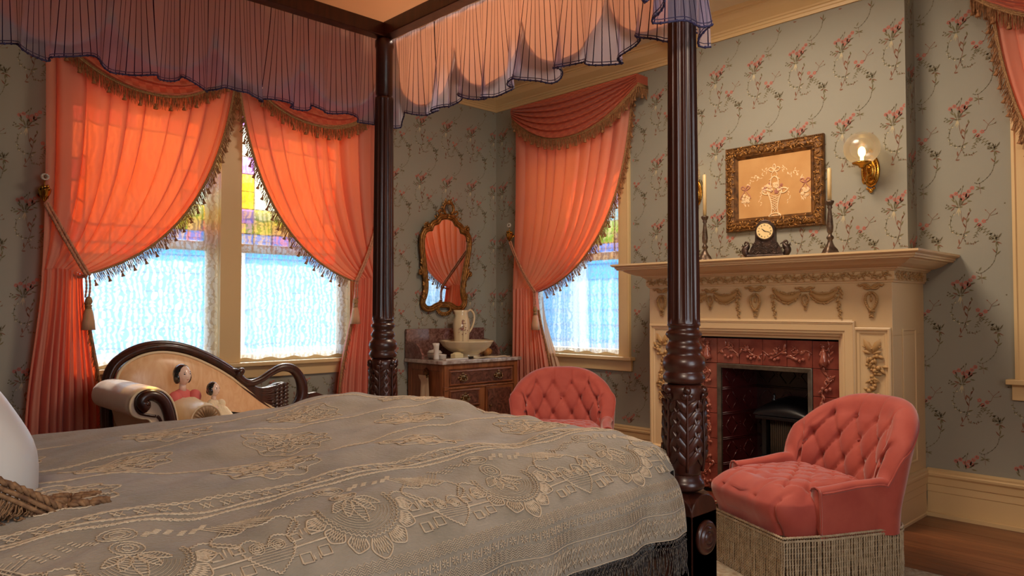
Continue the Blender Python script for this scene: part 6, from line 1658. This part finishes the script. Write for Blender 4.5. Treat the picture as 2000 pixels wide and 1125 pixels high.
mb.tube([q+n*.067+Vector((0, 0, .17)), q+n*.060+Vector((0, 0, .06))], .0016, 4)
for k in range(7): a = -PI*.1+k*.25; mb.ell(q+n*(.069)+Vector((0, 0, .17))+Vector((0, 0, 1)).cross(n)*.035*cos(k*.9)+Vector((0, 0, .03*sin(k*.9))), .004, 5, 4)
obj('flower_print', mb, m_chinab, pt)
# doily
mb = MB(); dc = Vector((-4.385, 4.0, TZ0)); nu = 60
def dl(u, v):
    a = TAU*u; rr_ = v*(.15+.012*abs(sin(9*a))); x, y = rr_*cos(a)*.6, rr_*sin(a)*1.25; p = dc+Vector((x, y, .002+.002*sin(7*a)*v)); 
    ex = p.x-(WX1+.032)
    if ex > 0: p.x = WX1+.034+.0*ex; p.z -= ex*1.0
    return tuple(p)
mb.grid(nu, 12, dl, cu=True); do = obj('doily', mb, m_doily); tag(do, 'white crocheted doily draped over marble edge by the basin', 'doily')
def simple(name, mb, m, label, cat): o = obj(name, mb, m); tag(o, label, cat); MAT[o.name] = Matrix(); return o
mb = MB(); mb.lathe([(.020, 0), (.024, .004), (.021, .02), (.019, .06), (.021, .10), (.024, .125), (.020, .126), (.017, .10), (.001, .09)], 20, (-4.42, 3.475, TZ0), rf=lambda r, z, a: r*(1+.5*exp(-((a-4.6)/.4)**2)*smooth01((z-.09)/.03)))
simple('china_vase', mb, m_white, 'slim white china jug at left corner of the washstand', 'vase')
mb = MB(); mb.lathe([(.040, 0), (.052, .006), (.058, .03), (.056, .04)], 24, (-4.55, 3.56, TZ0)); sd = simple('soap_dish', mb, m_white, 'round lidded white soap dish left of the basin', 'dish')
mb = MB(); mb.lathe([(.058, .041), (.060, .046), (.045, .062), (.014, .070), (.008, .074), (.010, .082), (.001, .086)], 24, (-4.55, 3.56, TZ0)); obj('lid', mb, m_white, sd)
mb = MB(); mb.lathe([(.028, 0), (.033, .004), (.034, .03), (.036, .032), (.036, .036), (.001, .040)], 20, (-4.44, 3.545, TZ0)); simple('small_jar', mb, m_white, 'small white pot in front of the lidded soap dish', 'jar')
mb = MB(); mb.box((-4.43, 3.685, TZ0+.020), (.055, .095, .036), rz=.15); mb.ell((-4.43, 3.685, TZ0+.03), (.026, .052, .02), 10, 6); simple('soap_bar', mb, m_bolst, 'yellowish wrapped soap bar beside the wash basin', 'soap').modifiers.new('bevel', 'BEVEL').width = .008
mb = MB(); mb.box((-4.335, 3.60, TZ0+.006), (.035, .24, .011), rz=.06); rz_ = simple('brush', mb, m_white, 'white handled brush lying at front edge of washstand', 'brush'); mb = MB(); mb.box((-4.325, 3.735, TZ0+.010), (.022, .045, .018), rz=.3); obj('black_grip', mb, m_black, rz_)
mb = MB(); sc0_ = Vector((-4.58, 4.12, TZ0))
mb.grid(30, 14, lambda u, v: tuple(sc0_+Vector((.05*cos(TAU*u)*sin(PI*v)*.8, .06*sin(TAU*u)*sin(PI*v)*(1+.12*sin(7*TAU*u)), .03+.03*-cos(PI*v)*(1+.3*cos(TAU*u))+.004*sin(9*TAU*u)*(sin(PI*v))))), cu=True)
simple('seashell', mb, mat('shell', srgb(206, 150, 86), .4, col2=srgb(170, 108, 60), ns=30), 'orange seashell at right end of the washstand', 'shell')

# ================================================================ MIRROR
mr = thing('wall_mirror', 'rococo gilt mirror hanging above the washstand', 'mirror', (XA, 3.80, 1.55))
mM = lambda u, v, o: (XA+.012+o+.050*(v-1.07)/.9, 3.80+u, v)
half = [(0, 1.835), (.055, 1.825), (.085, 1.79), (.115, 1.778), (.135, 1.765), (.15, 1.73), (.175, 1.725), (.205, 1.71), (.222, 1.68), (.225, 1.63), (.215, 1.55), (.195, 1.45), (.180, 1.36), (.172, 1.30), (.172, 1.25), (.182, 1.20), (.195, 1.17), (.195, 1.145), (.170, 1.125), (.13, 1.125), (.10, 1.14), (.06, 1.155), (0, 1.158)]
R_ = [(p.x, p.y) for p in catmull([(a, b, 0) for a, b in half], 3)]; outl = R_+[(-a, b) for a, b in R_[::-1][1:-1]]
mb = MB(); mb.prism(outl, mM, .004, .008); obj('glass', mb, m_mirror, mr)
mb = MB(); mb.prism([(a*1.06, 1.49+(b-1.49)*1.03) for a, b in outl], mM, -.012, .003); obj('back_board', mb, m_goldd, mr)
mb = MB(); cl_ = outl+[outl[0]]; cen = (0, 1.48)
def offs(P, d): 
    O = []
    n = len(P)
    for i in range(n):
        a = Vector(P[(i-1) % n]); b = Vector(P[(i+1) % n]); t = b-a; nn = Vector((-t.y, t.x)).normalized() if t.length > 1e-9 else Vector((0, 0))
        p = Vector(P[i])
        O.append(tuple(p+nn*d))
    return O
o1 = offs(outl, .014); o2 = offs(outl, .032)
mb.tube([mM(a, b, .012) for a, b in o1+[o1[0]]], .011, 7); mb.tube([mM(a, b, .010) for a, b in o2+[o2[0]]], .014, 8); mb.tube([mM(a, b, .012) for a, b in outl+[outl[0]]], .004, 5)
obj('frame', mb, m_gold, mr)
nA = (1, 0, 0); mb = MB()
def lf(u, v, du, dv, L, w, h=.012): leaf(mb, mM(u, v, .014), (0, du, dv), nA, L, w, h)
# crest
for s in (-1, 1):
    mb.tube(catmull([mM(s*.03, 1.875, .02), mM(s*.052, 1.91, .022), mM(s*.040, 1.95, .022), mM(s*.012, 1.965, .02)], 4), .011, 7)
    for k in range(5): lf(s*(.045-.006*k), 1.885+.02*k, s*(1-.15*k), .5+.3*k, .042, .020)
    mb.tube(catmull([mM(s*.035, 1.868, .018), mM(s*.075, 1.862, .02), mM(s*.10, 1.885, .02), mM(s*.085, 1.905, .02), mM(s*.072, 1.888, .02)], 4), .008, 6)
    for k in range(4): lf(s*(.05+.022*k), 1.86-.010*k, s*.8, 1, .035, .018)
    # corner flowers
    cx_, cz_ = s*.205, 1.765
    for k in range(9): a = TAU*k/9; lf(cx_, cz_, cos(a), sin(a), .040, .022); mb.ell(mM(cx_+.02*cos(a+.3), cz_+.02*sin(a+.3), .022), .008, 6, 5)
    mb.ell(mM(cx_, cz_, .03), .012, 8, 6)
    for k in range(4): lf(cx_+s*.01, cz_-.02-.02*k, s*.6, -1, .045, .016)
    # side leaves
    for z0, L in ((1.50, .07), (1.44, .075), (1.39, .06), (1.33, .06), (1.27, .05)):
        u = s*(.225 if z0 > 1.4 else .20); lf(u, z0-.06, s*.45, 1, L, .024, .014); lf(u, z0-.05, s*1.1, .7, L*.6, .018)
    mb.tube(catmull([mM(s*.212, 1.33, .018), mM(s*.235, 1.38, .02), mM(s*.262, 1.41, .02), mM(s*.268, 1.385, .02), mM(s*.25, 1.378, .02)], 4), .009, 6)
    for k in range(8): a = TAU*k/8; mb.ell(mM(s*.215+.018*cos(a), 1.205+.022*sin(a), .02), .009, 6, 5)
    for k in range(6): lf(s*(.20-.02*k), 1.105-.004*k*(5-k)*.3, -s, -.25+.1*k, .03, .014, .008)
mb.ell(mM(0, 1.972, .022), (.014, .016, .022), 8, 6)
for k in range(26):
    a = TAU*k/26; u, v = .062*cos(a), 1.103+.036*sin(a); mb.ell(mM(u, v, .016), .011, 6, 5)
    if a > PI: lf(u, v, cos(a), sin(a), .026, .014)
obj('carving', mb, m_gold, mr, kind='stuff')
